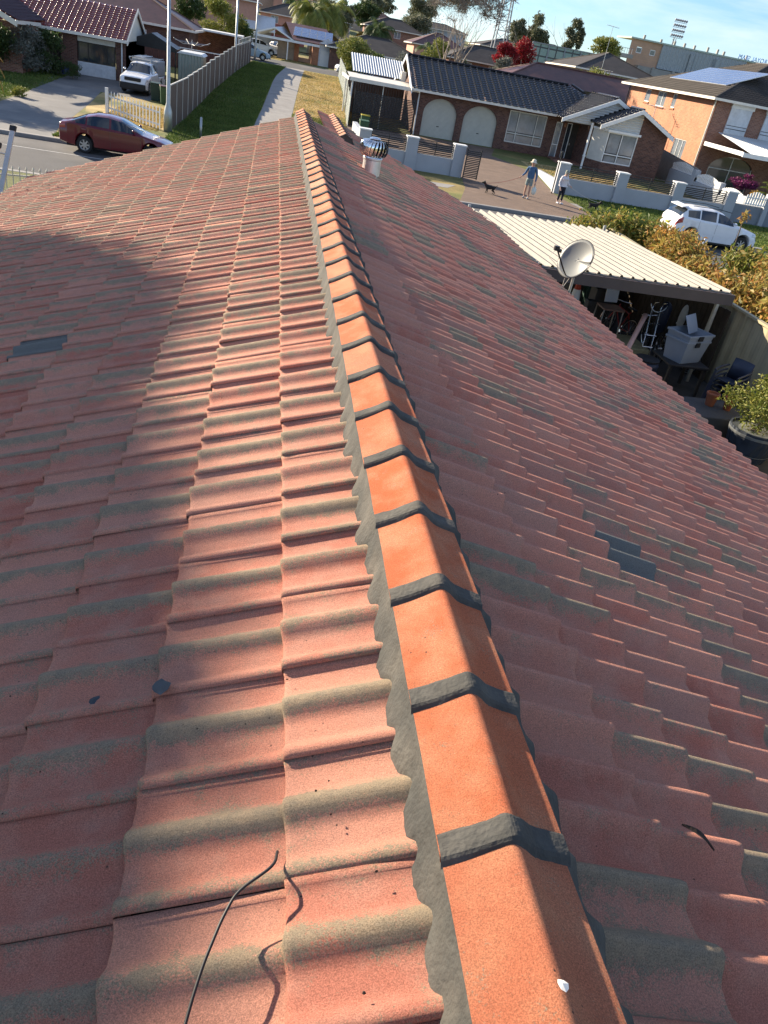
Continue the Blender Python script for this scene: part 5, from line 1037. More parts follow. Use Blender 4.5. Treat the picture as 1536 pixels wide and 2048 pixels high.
# ================================================================ vehicles
mat('paint_red', (.13, .007, .013), .2, var=.03, spec=.6, coat=.6); mat('paint_white', (.82, .83, .84), .25, var=.03, spec=.6, coat=.6); mat('paint_grey', (.16, .17, .18), .3, var=.03, coat=.5); mat('paint_blue', (.3, .42, .5), .3, var=.03, coat=.5)
mat('car_glass', (.015, .02, .025), .05, spec=.9, coat=.3); mat('lamp_clear', (.55, .57, .6), .12, spec=.9, coat=.8); mat('lamp_red', (.35, .012, .012), .15, spec=.8, coat=.6); mat('rim', (.5, .51, .52), .3, .8); mat('trim', (.02, .02, .022), .6); mat('plate', (.55, .45, .08), .5)
PRO = {
 'sedan': dict(L=4.55, top=[(0, .5), (.03, .62), (.15, .74), (.5, .86), (1.0, .95), (1.22, 1.0), (1.7, 1.22), (2.15, 1.41), (2.6, 1.475), (3.1, 1.46), (3.55, 1.35), (4.0, 1.16), (4.25, 1.1), (4.45, 1.06), (4.52, .9), (4.55, .6)], belt=[(0, .5), (.15, .7), (1.2, .95), (3, 1.0), (4.1, 1.06), (4.5, .98), (4.55, .6)], w=[(0, .55), (.06, .7), (.25, .8), (.6, .87), (1.2, .885), (3.4, .885), (4.2, .84), (4.5, .74), (4.55, .6)], ax=(.88, 3.52), wr=.32, wins=[(1.55, 2.46), (2.54, 3.4)], ws=(1.3, 2.08), rw=(3.5, 4.02), qw=(3.46, 3.85)),
 'suv': dict(L=4.36, top=[(0, .55), (.03, .75), (.2, .92), (.7, 1.03), (1.1, 1.1), (1.6, 1.34), (2.0, 1.53), (2.5, 1.62), (3.3, 1.62), (3.85, 1.55), (4.1, 1.35), (4.28, 1.08), (4.33, .85), (4.36, .55)], belt=[(0, .5), (.2, .85), (1.1, 1.05), (3, 1.1), (4.1, 1.16), (4.3, 1.0), (4.36, .55)], w=[(0, .55), (.06, .72), (.25, .83), (.6, .9), (1.2, .905), (3.4, .905), (4.1, .87), (4.3, .8), (4.36, .65)], ax=(.84, 3.5), wr=.35, wins=[(1.5, 2.32), (2.42, 3.2)], ws=(1.16, 1.9), rw=(3.9, 4.2), qw=(3.27, 3.85)),
 'ute': dict(L=5.1, top=[(0, .6), (.03, .8), (.2, .98), (.7, 1.06), (1.35, 1.14), (1.7, 1.42), (2.0, 1.66), (2.3, 1.72), (2.9, 1.72), (3.05, 1.68), (3.1, 1.1), (3.12, .98), (5.05, .98), (5.1, .7)], belt=[(0, .55), (.2, .9), (1.35, 1.1), (3.05, 1.14), (3.12, .95), (5.05, .95), (5.1, .7)], w=[(0, .62), (.06, .76), (.25, .84), (.6, .88), (5.0, .88), (5.1, .86)], ax=(.9, 3.95), wr=.37, wins=[(1.65, 2.35), (2.42, 2.95)], ws=(1.4, 2.05), rw=(3.06, 3.09), qw=None)}
def car(kind, paint, loc, rz, label, group=None, name='car', cat='car', glass=None, plate=True):
    D_ = PRO[kind]; L_ = D_['L']; r = thing(name, (0, 0, 0), label, cat, group)
    ip = lambda k, s: float(np.interp(s, *zip(*D_[k])))
    def sec(s):
        tp_, be, w = ip('top', s), ip('belt', s), ip('w', s); be = min(be, tp_-.02); c = max(0, min(1, (tp_-be)/.38))
        zb = .22
        for a in D_['ax']:
            dd = abs(s-a); R_ = D_['wr']+.055
            if dd < R_: zb = max(zb, D_['wr']+math.sqrt(R_*R_-dd*dd))
        zb = min(zb, be-.06); e = min(s, L_-s)
        if e < .5: zb = max(zb, .22+.1*(1-e/.5))
        return [(0, zb), (w*.8, zb), (w*.985, min(zb+.07, be-.03)), (w, max(zb+.09, min(.62, be-.02)) if be > .64 else be-.02), (w*.985, be-.03), (w*.955, be), (w*(.92-.2*c), be+(tp_-be)*(.55+.3*c)), (w*(.8-.2*c), tp_-.02*(1-c)-.028*c), (w*.3, tp_-.0), (0, tp_+.004)]
    def pt(s, i, off=0):
        S_ = sec(s); k = min(int(i), 8); t = i-k; a, b = S_[k], S_[k+1]; y, z = a[0]+(b[0]-a[0])*t, a[1]+(b[1]-a[1])*t
        nl = math.hypot(b[0]-a[0], b[1]-a[1]) or 1; return (L_/2-s, y+off*(b[1]-a[1])/nl, z-off*(b[0]-a[0])/nl)
    ss = sorted(set(np.linspace(0, L_, 64).round(3).tolist()+[x for k in ('top', 'belt', 'w') for x, _ in D_[k]]+[a+d for a in D_['ax'] for d in (-D_['wr']-.056, -D_['wr']-.054, D_['wr']+.054, D_['wr']+.056)]))
    q = MB(); q.grid([[pt(s, i) for i in range(10)]+[(p[0], -p[1], p[2]) for p in [pt(s, i) for i in range(8, -1, -1)]] for s in ss]); q.f = [f[::-1] for f in q.f]; o_ = len(q.v)
    e0 = [k for k in range(19)]; n_ = len(ss); q.f.append(tuple(e0)); q.f.append(tuple((n_-1)*19+k for k in e0)[::-1])
    body = q.build('body', paint, r, smooth=True, recalc=True); md = body.modifiers.new('e', 'EDGE_SPLIT'); md.split_angle = R(38)
    def patch(nm, s0, s1, i0, i1, m, off=.006, n=10, k=4, both=True, parent=r):
        for sg in ((1, -1) if both else (1,)):
            q = MB(); G = []
            for a in range(n+1):
                s = s0+(s1-s0)*a/n; G.append([(p[0], p[1]*sg, p[2]) for p in (pt(s, i0+(i1-i0)*b/k, off) for b in range(k+1))])
            q.grid(G); q.build(nm, m, parent, smooth=True)
    g = glass or 'car_glass'
    for a, b in D_['wins']: patch('side_window', a, b, 5.12, 6.0, g)
    if D_['qw']: patch('quarter_window', *D_['qw'], 5.15, 5.9, g)
    def cross(nm, s0, s1, m):   # windscreen across the body
        q = MB(); G = []
        for a in range(7):
            s = s0+(s1-s0)*a/6; P = [pt(s, i, .008) for i in (6.1, 6.6, 7, 7.5, 8, 8.5, 9)]; G.append(P+[(p[0], -p[1], p[2]) for p in P[-2::-1]])
        q.grid(G); q.build(nm, m, r, smooth=True)
    if kind == 'ute': MB().box(L_/2-.12, -.5, .74, L_/2+.03, .5, .93).build('radiator_grille', 'trim', r, bevel=.02)
    cross('windscreen', *D_['ws'], g); cross('rear_window', *D_['rw'], g)
    patch('headlight', .06, .42, 3.6, 4.95, 'lamp_clear', .008); patch('tail_light', L_-.3, L_-.03, 3.6, 4.9, 'lamp_red', .008)
    patch('side_trim', .9+D_['wr']+.1, L_-1.45, 2.9, 3.05, 'trim' if kind == 'ute' else paint, .012)
    for a, b in D_['wins']:
        patch('door_handle', b-.2, b-.04, 4.3, 4.5, paint, .03, 3, 2); patch('door_seam', b+.03, b+.04, 2.1, 5, 'trim', .002, 1, 6)
    patch('door_seam', D_['wins'][0][0]-.28, D_['wins'][0][0]-.27, 2.1, 5, 'trim', .002, 1, 6)
    for sg in (1, -1):
        s = D_['wins'][0][0]-.02; p = pt(s, 5.1, .1); q = MB(); q.ball((p[0]-.02, sg*(p[1]+.02), p[2]+.06), (.07, .1, .065), 10, 6); q.build('mirror', paint, r, smooth=True)
    q = MB(); w = ip('w', .05); q.box(L_/2-.1, -w*.75, .42, L_/2+.015, w*.75, .56); q.build('grille', 'trim', r, bevel=.01); q = MB(); q.box(L_/2-.1, -w*.85, .24, L_/2+.02, w*.85, .33); q.build('lower_grille', 'trim', r, bevel=.01)
    MB().box(L_/2+.016, -.19, .36, L_/2+.024, .19, .46).build('number_plate', 'plate', r); MB().box(-L_/2-.012, -.19, .72, -L_/2-.003, .19, .82).build('number_plate', 'plate', r)
    q = MB(); q.box(-L_/2+.3, -.7, .2, L_/2-.3, .7, .42); q.build('underbody', 'trim', r)
    for a in D_['ax']:
        for sg in (1, -1):
            wr = D_['wr']; y = sg*(ip('w', a)-.12); x = L_/2-a; q = MB(); q.lathe([(wr*.6, -.1), (wr*.93, -.1), (wr, -.06), (wr, .06), (wr*.93, .1), (wr*.6, .1)], (x, y, wr), 28, 'y', False); t = q.build('wheel', 'rubber', r, smooth=False)
            q = MB(); yo = y+sg*.09; q.lathe([(wr*.64, -.012), (wr*.66, .0), (wr*.64, .012), (wr*.56, .004), (wr*.64, -.012)], (x, yo, wr), 28, 'y', False)
            for k in range(7 if kind != 'ute' else 6):
                an = 2*math.pi*k/(7 if kind != 'ute' else 6); d = Vector((math.cos(an), 0, math.sin(an))); q.bar(Vector((x, yo, wr))+d*.03, Vector((x, yo, wr))+d*wr*.6, .06, .02, up=(0, 1, 0))
            q.lathe([(.05, -.02), (.05, .02), (.0, .025)], (x, yo, wr), 12, 'y'); q.build('rim', 'rim', t); MB().lathe([(wr*.6, -.01), (0, -.01)], (x, yo-sg*.03, wr), 20, 'y').build('hub_shadow', 'trim', t)
    r.location = loc; r.rotation_euler = (0, 0, rz); return r
RC = car('sedan', 'paint_red', (-6.5, 34.9, -4.325), 0, 'dark red sedan parked at the far kerb in front of the picket fence')
WS = car('suv', 'paint_white', (20.2, 35.3, -4.325), 0, 'white hatchback SUV parked at the far kerb behind the yellowing shrubs')
RC.scale = (.955, .97, .98)
q = MB(); q.tube([(-1.5, .62, 1.66), (-.2, .64, 1.69), (.5, .62, 1.62)], .015, 6); q.tube([(-1.5, -.62, 1.66), (-.2, -.64, 1.69), (.5, -.62, 1.62)], .015, 6)
# (local coordinates, so give it the car as parent after building)
rr2 = q.build('roof_rail', 'trim'); rr2.parent = WS
q = MB(); q.prism([(-2.0, -.6, 1.53), (-1.7, -.6, 1.6), (-1.7, .6, 1.6), (-2.0, .6, 1.53)], (0, 0, .03)); o = q.build('rear_spoiler', 'paint_white'); o.parent = WS
UT = car('ute', 'paint_white', (-8.95, 58.3, -4.0), R(-96), 'white work ute with ladder rack facing the street beside the left house', name='pickup_truck', cat='ute')
q = MB(); q.prism([(-.42, -.87, .98), (-.46, -.83, 1.84), (-.46, .83, 1.84), (-.42, .87, .98)], (-2.05, 0, 0)); o = q.build('canopy', mat('canopy_mesh', (.3, .31, .32), .5, metal=.3, var=.2, vs=6, wave=((1, 0, 1), .08, .01)), bevel=.04); o.parent = UT
q = MB()
for s in (-1, 1): q.tube([(.7, s*.55, 1.72), (.55, s*.72, 1.9), (-2.4, s*.75, 1.95), (-2.5, s*.75, 1.7)], .02, 6)
for x in (.5, -.3, -1.1, -1.9): q.tube([(x, -.74, 1.94), (x, .74, 1.94)], .018, 6)
o = q.build('ladder_rack', 'galv'); o.parent = UT
q = MB(); q.tube([(-2.3, -.35, 2.0), (.7, -.35, 2.0)], .02, 6); q.tube([(-2.3, .05, 2.0), (.7, .05, 2.0)], .02, 6)
for i in range(9): q.tube([(-2.2+i*.34, -.35, 2.0), (-2.2+i*.34, .05, 2.0)], .012, 5)
o = q.build('roof_ladder', 'alu_dull'); o.parent = UT; MB_ = MB(); MB_.box(2.38, -.78, .28, 2.62, .78, .62); o = MB_.build('bull_bar', 'trim', bevel=.04); o.parent = UT
car('suv', 'paint_white', (-2.6, 113.5, -2.47), R(10), 'white hatchback in the drive of the far solar-roofed house', 'cars at the far solar-roofed house', plate=False); car('suv', 'paint_grey', (.2, 116.5, -2.47), R(-55), 'grey SUV under the carport of the far solar-roofed house', 'cars at the far solar-roofed house')
car('sedan', 'paint_blue', (-3.4, 98.3, -2.54), R(5), 'pale blue car partly hidden by the farthest lamp pole'); car('suv', 'paint_white', (8.35, 99.5, -2.53), R(-170), 'white SUV half hidden behind the round green shrub')

# ================================================================ people and dogs
def skin(name, joints, edges, m, parent=None, root=0, sub=1, label=None):
    me = bpy.data.meshes.new(name); off = Vector((0, 0, 0)); q = parent
    me.from_pydata([tuple(Vector(j[0])-(parent.location if parent else off)) for j in joints], edges, []); o = bpy.data.objects.new(name, me); COL.objects.link(o)
    if parent: o.parent = parent
    sk = o.modifiers.new('skin', 'SKIN'); sv = me.skin_vertices[0].data
    for i, j in enumerate(joints):
        r_ = j[1]; sv[i].radius = r_ if isinstance(r_, tuple) else (r_, r_); sv[i].use_root = i == root
    sb = o.modifiers.new('sub', 'SUBSURF'); sb.levels = sub; sb.render_levels = sub; sk.use_smooth_shade = True; me.materials.append(MT[m]); return o
mat('skin', (.5, .3, .22), .6, var=.06); mat('skin_fair', (.55, .36, .28), .6, var=.06); mat('hair_grey', (.3, .29, .28), .8, var=.2, vs=30); mat('jumper_blue', (.06, .13, .24), .85, var=.15, vs=10); mat('shorts_grey', (.22, .27, .26), .85, var=.1)
mat('top_white', (.62, .6, .62), .85, var=.08, vs=8); mat('pants_navy', (.015, .018, .03), .85); mat('hat_cream', (.6, .56, .45), .85); mat('cap_grey', (.22, .24, .2), .85); mat('shoe_grey', (.3, .32, .33), .7); mat('dog_black', (.012, .011, .011), .7, var=.3, vs=20); mat('lead_red', (.25, .04, .04), .6); mat('bag_white', (.6, .66, .6), .35, var=.1)
def hand(P, at, d, side, m, k=1.0):
    "palm with five unequal curled fingers"
    at, d = Vector(at), Vector(d).normalized(); ac = d.cross(Vector((0, 1, 0))).normalized() if abs(d.y) < .9 else Vector((1, 0, 0)); pn = d.cross(ac)
    J = [(at, (.022, .016)), (at+d*.05*k, (.034, .015)), (at+d*.085*k, (.036, .014))]; E_ = [(0, 1), (1, 2)]
    for i, ln in enumerate((.062, .072, .068, .054)):
        b = at+d*.085*k+ac*(.028-.019*i)*side; n = len(J); J += [(b, .0095), (b+d*ln*.5, .0088), (b+d*ln*.85+pn*.02, .0082), (b+d*ln+pn*.042, .007)]; E_ += [(2, n), (n, n+1), (n+1, n+2), (n+2, n+3)]
    b = at+d*.035+ac*.03*side; n = len(J); J += [(b, .011), (b+d*.03+ac*.02*side+pn*.01, .01), (b+d*.055+ac*.018*side+pn*.025, .008)]; E_ += [(1, n), (n, n+1), (n+1, n+2)]
    return J, E_
def person(loc, label, H, rz, pose, mats, male=True):
    r = thing('person', loc, label, 'person'); k = H/1.75; c, s = math.cos(rz), math.sin(rz); L3 = Vector(loc)
    W = lambda x, y, z: L3+Vector((x*c-y*s, x*s+y*c, z))*k    # local: +x = facing, y = left
    fl, fr, hl, hr, el, er, kn_l, kn_r = [Vector(a) for a in pose]
    sh = .2 if male else .175; hp = .09 if male else .1
    J = [(W(0, 0, .95), (.15, .11)), (W(.01, 0, 1.12), (.145, .1)), (W(.0, 0, 1.3), (.16, .105)), (W(-.01, 0, 1.43), (.1, .075)), (W(.02, 0, 1.5), (.055, .055)), (W(.045, 0, 1.56), (.068, .07)), (W(.05, 0, 1.63), (.088, .098)), (W(.045, 0, 1.7), (.08, .088)), (W(.04, 0, 1.745), (.045, .05))]
    E_ = [(i, i+1) for i in range(8)]
    def add(par, pts):
        n = len(J)
        for i, (p, rd) in enumerate(pts): J.append((W(*p), rd)); E_.append((par if i == 0 else n+i-1, n+i))
        return len(J)-1
    add(0, [((0, hp, .86), .095), (tuple(kn_l), .058), ((fl.x-.02, fl.y, fl.z+.28), .055), ((fl.x-.03, fl.y, fl.z+.09), .038), ((fl.x+.02, fl.y, fl.z+.05), .04), ((fl.x+.15, fl.y+.02, fl.z+.035), .034)])
    add(0, [((0, -hp, .86), .095), (tuple(kn_r), .058), ((fr.x-.02, fr.y, fr.z+.28), .055), ((fr.x-.03, fr.y, fr.z+.09), .038), ((fr.x+.02, fr.y, fr.z+.05), .04), ((fr.x+.15, fr.y-.02, fr.z+.035), .034)])
    for sg, e_, h_ in ((1, el, hl), (-1, er, hr)):
        w = add(3, [((-.01, sg*sh, 1.4), .058), (tuple(e_), .043), (tuple(e_+(h_-e_)*.6), .036), (tuple(h_), .024)])
        d = (W(*h_)-W(*e_)).normalized(); HJ, HE = hand(None, W(*h_), d, sg, None, k); n = len(J); J += HJ[1:]; E_ += [(w if a == 0 else n+a-1, n+b-1) for a, b in HE]
    # nose, ears and chin on the same body
    add(6, [((.135, 0, 1.62), .014)]); add(6, [((.05, .088, 1.62), .014)]); add(6, [((.05, -.088, 1.62), .014)])
    skin('body', J, E_, mats['skin'], r, 0, 2)
    for sg in (1, -1): MB().ball(W(.128, sg*.03, 1.645), .009*k, 8, 5).build('eye', 'plastic_black', r)
    MB().tube([W(.128, -.022, 1.577), W(.136, 0, 1.574), W(.128, .022, 1.577)], .004, 6).build('mouth', 'lamp_red', r)
    # clothes
    J2 = [(W(0, 0, .93), (.2, .15)), (W(.01, 0, 1.12), (.195, .15)), (W(0, 0, 1.3), (.2, .145)), (W(-.01, 0, 1.425), (.12, .088)), (W(.0, 0, 1.475), (.062, .062))]; E2 = [(0, 1), (1, 2), (2, 3), (3, 4)]
    for sg, e_, h_ in ((1, el, hl), (-1, er, hr)):
        n = len(J2); J2 += [(W(-.01, sg*sh, 1.4), .072), (W(*e_), .056), (W(*(e_+(h_-e_)*.9)), .038)]; E2 += [(3, n), (n, n+1), (n+1, n+2)]
    skin('jumper', J2, E2, mats['top'], r, 1, 2)
    J3 = [(W(0, 0, .98), (.18, .14)), (W(0, 0, .9), (.185, .15))]; E3 = [(0, 1)]
    for sg, kn, ft in ((1, kn_l, fl), (-1, kn_r, fr)):
        n = len(J3); J3 += [(W(0, sg*hp, .82), .108), (W(*(Vector((0, sg*hp, .82))+(kn-Vector((0, sg*hp, .82)))*.8)), .09)]; E3 += [(1, n), (n, n+1)]
        if mats['long']: J3 += [(W(*kn), .07), (W(ft.x-.02, ft.y, ft.z+.16), .056)]; E3 += [(n+1, n+2), (n+2, n+3)]
    skin(mats['legname'], J3, E3, mats['leg'], r, 1, 2)
    for ft, sg in ((fl, 1), (fr, -1)):
        skin('shoe', [(W(ft.x-.05, ft.y, ft.z+.045), .05), (W(ft.x+.06, ft.y, ft.z+.045), .048), (W(ft.x+.18, ft.y+sg*.02, ft.z+.035), (.046, .036))], [(0, 1), (1, 2)], mats['shoe'], r, 0, 2)
    a = .07; q = MB()
    if mats['hat'] == 'brim':
        q.lathe([(.17, 1.66), (.175, 1.67), (.105, 1.7), (.1, 1.78), (.07, 1.81), (0, 1.815)], (0, 0, 0), 20)
    else: q.lathe([(.1, 1.6), (.105, 1.68), (.085, 1.76), (.04, 1.785), (0, 1.79)], (0, 0, 0), 18); q.prism([(.06, -.07, 1.68), (.19, -.05, 1.66), (.19, .05, 1.66), (.06, .07, 1.68)], (0, 0, .012))
    q.v = [tuple(W(p[0]+.045, p[1], p[2])) for p in q.v]; q.build('hat', mats['hatm'], r, smooth=True)
    q = MB(); q.ball((.02, 0, 1.61), (.085, .092, .085), 12, 8); q.v = [tuple(W(p[0]-.01, p[1], p[2])) for p in q.v]; q.build('hair', 'hair_grey', r, smooth=True)
    return r, W
MAN, WM = person((12.5, 39.95, -4.195), 'man in cream sun hat, blue jumper and grey shorts holding a dog lead', 1.78, R(-115), [(.06, .1, 0), (-.04, -.12, 0), (.08, .3, .8), (.22, -.42, .98), (-.02, .29, 1.1), (.02, -.3, 1.12), (.05, .1, .5), (.02, -.1, .5)], dict(skin='skin', top='jumper_blue', leg='shorts_grey', legname='shorts', long=False, shoe='shoe_grey', hat='brim', hatm='hat_cream'))
WOM, WW = person((14.3, 39.95, -4.195), 'woman in white top, dark trousers and grey cap with a small dog', 1.58, R(-70), [(.08, .08, 0), (-.04, -.1, 0), (.2, .34, 1.0), (.1, -.24, .85), (.05, .27, 1.1), (-.03, -.27, 1.1), (.06, .09, .5), (.0, -.1, .5)], dict(skin='skin_fair', top='top_white', leg='pants_navy', legname='trousers', long=True, shoe='top_white', hat='cap', hatm='cap_grey'), False)
def dog(loc, rz, label, k=1.0, white=False):
    r = thing('dog', loc, label, 'dog'); c, s = math.cos(rz), math.sin(rz); L3 = Vector(loc); W = lambda x, y, z: L3+Vector((x*c-y*s, x*s+y*c, z))*k
    J = [(W(-.2, 0, .3), (.075, .08)), (W(-.05, 0, .29), (.075, .08)), (W(.12, 0, .29), (.085, .1)), (W(.22, 0, .34), (.06, .07)), (W(.28, 0, .43), (.05, .05)), (W(.33, 0, .48), (.055, .055)), (W(.4, 0, .455), (.032, .032)), (W(.46, 0, .445), (.02, .02))]; E_ = [(i, i+1) for i in range(7)]
    def add(par, pts):
        n = len(J)
        for i, (p, rd) in enumerate(pts): J.append((W(*p), rd)); E_.append((par if i == 0 else n+i-1, n+i))
    for sg, g in ((1, .03), (-1, -.04)):
        add(2, [((.14, sg*.06, .2), .035), ((.13+g, sg*.06, .11), .022), ((.14+g, sg*.06, .03), .018), ((.17+g, sg*.06, .02), .02)])
        add(0, [((-.2, sg*.06, .24), .05), ((-.14-g, sg*.06, .17), .033), ((-.25-g, sg*.06, .1), .02), ((-.23-g, sg*.06, .03), .017), ((-.19-g, sg*.06, .02), .02)])
    add(0, [((-.29, 0, .36), .02), ((-.36, 0, .44), .014)]); add(5, [((.31, .05, .53), .02), ((.31, .075, .47), .012)]); add(5, [((.31, -.05, .53), .02), ((.31, -.075, .47), .012)])
    skin('body', J, E_, 'dog_black', r, 1, 2); q = MB(); q.tube([W(.25+.055*math.cos(t)*.3, .055*math.sin(t), .39+.055*math.cos(t)) for t in np.linspace(0, 6.28, 13)], .009, 6); q.build('collar', 'lead_red', r); return W
D1 = dog((10.45, 39.6, -4.195), R(165), 'small black dog on a red lead, left of the man', 1.0); D2 = dog((15.95, 39.35, -4.19), R(-15), 'small black dog on a pale lead, right of the woman', .95)
def lead(a, b, m, label, sag=.08):
    a, b = Vector(a), Vector(b); tag(MB().tube([a+(b-a)*t-Vector((0, 0, sag*4*t*(1-t))) for t in np.linspace(0, 1, 9)], .008, 6).build('dog_lead', m), label, 'dog lead')
lead(WM(.26, -.44, .93), D1(.25, 0, .44), 'lead_red', 'red lead running from the man to his black dog'); lead(WW(.26, .38, .95), D2(.25, 0, .44), 'offwhite', 'pale lead running from the woman to her black dog')
q = MB(); p = WM(.1, .33, .7); q.ball((p.x, p.y, p.z-.28), (.13, .1, .2), 12, 8); q.tube([(p.x, p.y, p.z-.1), (p.x, p.y, p.z+.0)], [.05, .015], 8); tag(q.build('plastic_bag', 'bag_white', smooth=True), "full white plastic bag hanging from the man's left hand", 'bag')

# ================================================================ garden plants on the left and across the street
def bush(x, y, r_, h_, n, sz, lm, label, seed=2, group=None, cat='shrub'): return shrub('shrub', (x, y, T(y)), blob(r_, r_, h_*.52, h_*.5, 12, seed), n, sz, lm, label, cat, group, seed)
LG = 'shrubs in front of the left house'
bush(-15.9, 57.5, 1.6, 2.6, 5000, .16, 'leaf_grey', 'grey-green bushy shrub in front of the left brick house', 21, LG); bush(-14.9, 59, 1.2, 2.5, 3500, .16, 'leaf_dark', 'dark green shrub right beside the entry of the left house', 22, LG); bush(-17.6, 56, 1.8, 2.9, 4500, .18, 'leaf_dark', 'large dark shrub at the left edge below the air conditioner', 23, LG); bush(-13.4, 58.6, .7, 1.0, 1500, .1, 'leaf_dark', 'low dark shrub at the driveway edge by the blue pot', 24, LG)
bush(-13.6, 47.2, .5, .5, 900, .1, 'leaf_lemon', 'small bright green clump at the left driveway edge', 25)
def frond(mb, base, az, ln, droop, n=16, wd=.35, seed=0, up=.9):
    rg = random.Random(seed); P = []; d = Vector((math.cos(az)*math.cos(up), math.sin(az)*math.cos(up), math.sin(up))); p = Vector(base)
    for i in range(n+1):
        P.append(p.copy()); d = (d+Vector((0, 0, -droop/n*(1+i*.12)))).normalized(); p = p+d*ln/n
    mb.tube(P, [.02*(1-i/(n+2))+.004 for i in range(n+1)], 4)
    for i in range(1, n):
        t = i/n; side = (P[i+1]-P[i]).cross(Vector((0, 0, 1))).normalized(); f = (P[i+1]-P[i]).normalized(); l_ = wd*math.sin(math.pi*min(.95, t*.8+.2))**.6
        for sg in (1, -1):
            for j in (0, .5):
                c = P[i]+(P[i+1]-P[i])*j; tip = c+side*sg*l_+f*l_*.6-Vector((0, 0, l_*(.45+.3*rg.random()))); w = f*.025*max(1, ln/1.5)
                mb.add([c-w, c+w, tip], [(0, 1, 2)])
    return mb
def palm(x, y, zb, ht, ln, n, label, lm='leaf_green', wd=.5, r_=.16, group=None, seed=1, cat='palm tree', droop=1.9):
    t = thing('palm_tree', (x, y, zb), label, cat, group); q = MB(); q.tube([(x, y, zb-.1), (x+.05, y, zb+ht*.5), (x, y, zb+ht)], [r_*1.3, r_, r_*.9], 10); q.build('trunk', 'bark_pale', t, smooth=True); rg = random.Random(seed)
    for k in range(n):
        q = MB(); frond(q, (x, y, zb+ht), k*2.4+rg.random()*.4, ln*rg.uniform(.8, 1.1), droop*rg.uniform(.7, 1.3), 14, wd, k, rg.uniform(.1, 1.35)); q.build('frond', lm, t)
    return t
palm(-15.0, 46.0, -4.2, 1.2, 1.5, 16, 'small golden-tipped palm at the left edge by the driveway', 'leaf_gold', .22, .12, seed=3)
bush(-15.5, 44.5, .9, 1.3, 2500, .12, 'leaf_dark', 'dark shrub under the small palm at the left edge', 27)
# round green shrub and neighbours at the lane's far end
tree('tree', (8.0, 97.2, -2.5), 3.6, blob(2.3, 2.0, 1.9, 1.9, 16, 5, .5), 9000, .22, 'leaf_lemon', 'round bright green tree at the far right end of the laneway', r=.12, seed=31, shell=.6)
tree('tree', (10.4, 99, -2.5), 3, blob(1.5, 1.5, 1.6, 1.4, 10, 6, .5), 4000, .22, 'leaf_green', 'lower green tree right of the round bright one', r=.1, seed=32, shell=.6)
# plants by the stepped wall
shrub('bougainvillea', (31.5, 52.2, -4.0), blob(1.1, .9, 1.3, .6, 9, 8), 2600, .14, 'leaf_magenta', 'magenta bougainvillea behind the stepped white wall', cat='flowering shrub', seed=41)
palm(32.2, 49.4, -4.1, .9, 1.5, 18, 'spiky green palm between the bougainvillea and the veranda post', 'leaf_lemon', .3, .1, seed=5, droop=1.2)
bush(33.2, 47.8, .5, 1.9, 700, .18, 'leaf_green', 'thin pale-leaved shrub right of the spiky palm', 42); bush(34.6, 46.8, .9, 1.2, 1800, .13, 'leaf_lemon', 'low leafy shrub at the right edge behind the grey wall', 43)
shrub('flowers', (29.6, 47.6, -3.6), [(0, 0, .7, .3, .3, .25)], 250, .1, 'leaf_orange', 'small yellow flowers peeping over the stepped wall', cat='flowers', seed=44, r=.01)

# ================================================================ house with solar roof at the end of the lane
S1 = thing('brick_house', (3, 114, -2.45), 'low brick house with solar panels and white garage at the lane end', 'house')
q = MB(); wall_x(q, -.4, 4.6, -2.8, -.2, 113.2, [(2.2, -2.0, 3.6, -.5)]); q.build('wall', mat('wall_buff', (.42, .33, .25), .8), S1); q = MB(); q.box(1.7, 112.9, -2.8, 2.3, 113.19, -.2); q.build('brick_pier', 'brick_orange', S1); q = MB(); q.box(3.9, 110.6, -2.8, 4.7, 113.2, -.15); q.build('brick_pier', 'brick_orange', S1)
q = MB(); q.box(2.3, 113.1, -1.5, 3.8, 113.15, -1.4); q.build('rail', 'tile_dark', S1)
q = MB(); wall_x(q, 4.7, 6.8, -2.8, -.1, 110.6); q.add([(4.55, 110.6, -.1), (6.95, 110.6, -.1), (5.75, 110.6, .62)], [(0, 1, 2)]); q.build('garage_gable', 'shutter', S1); MB().box(4.9, 110.5, -.95, 6.6, 110.58, -.8).build('sensor_board', 'white', S1)
q = MB(); wall_x(q, 4.9, 6.6, -2.6, -.95, 110.55); q.build('garage_door', 'white', S1)
tq = R(17); q = MB(); q.add([(1.4, 110.3, -.15), (4.75, 110.3, -.15), (6.9, 110.5, -.1), (5.7, 116.5, 1.55), (.4, 116.5, 1.55)], [(0, 1, 3, 4), (1, 2, 3)]); q.add([(.4, 116.5, 1.55), (5.7, 116.5, 1.55), (9, 120, -.1), (-1, 120, -.1)], [(0, 1, 2, 3)]); q.build('roof', 'tile_brown', S1)
solar(S1, (1.6, 114.9, 1.12), (1, .0, 0), (-.06, -.962, -.262), 5, 2, .95, 1.75)
q = MB(); q.add([(-4, 110.2, -.35), (-.9, 110.2, .75), (1.4, 110.2, -.25), (-2.5, 117, -.35), (.2, 117, .95), (1.6, 117, -.2)], [(0, 1, 4, 3), (1, 2, 5, 4)]); q.build('carport_roof', 'ribbed_white', S1, solid=.05)
q = MB(); barge(q, (-4, 110.15, -.35), (-.9, 110.15, .78), (1.5, 110.15, -.22), .16); q.box(-4, 110.1, -.5, 4.7, 110.2, -.25); q.build('fascia', 'white', S1)
MB().box(.75, 110.2, -2.5, .87, 110.32, -.3).build('post', 'white', S1); MB().box(-.95, 110.15, -.4, -.87, 110.2, .7).build('truss', 'white', S1)
q = MB(); q.box(-14, 118.5, -2.6, .5, 118.6, -.7); tag(q.build('fence', 'fence_grey'), 'dark metal fence behind the cars at the lane end', 'fence')
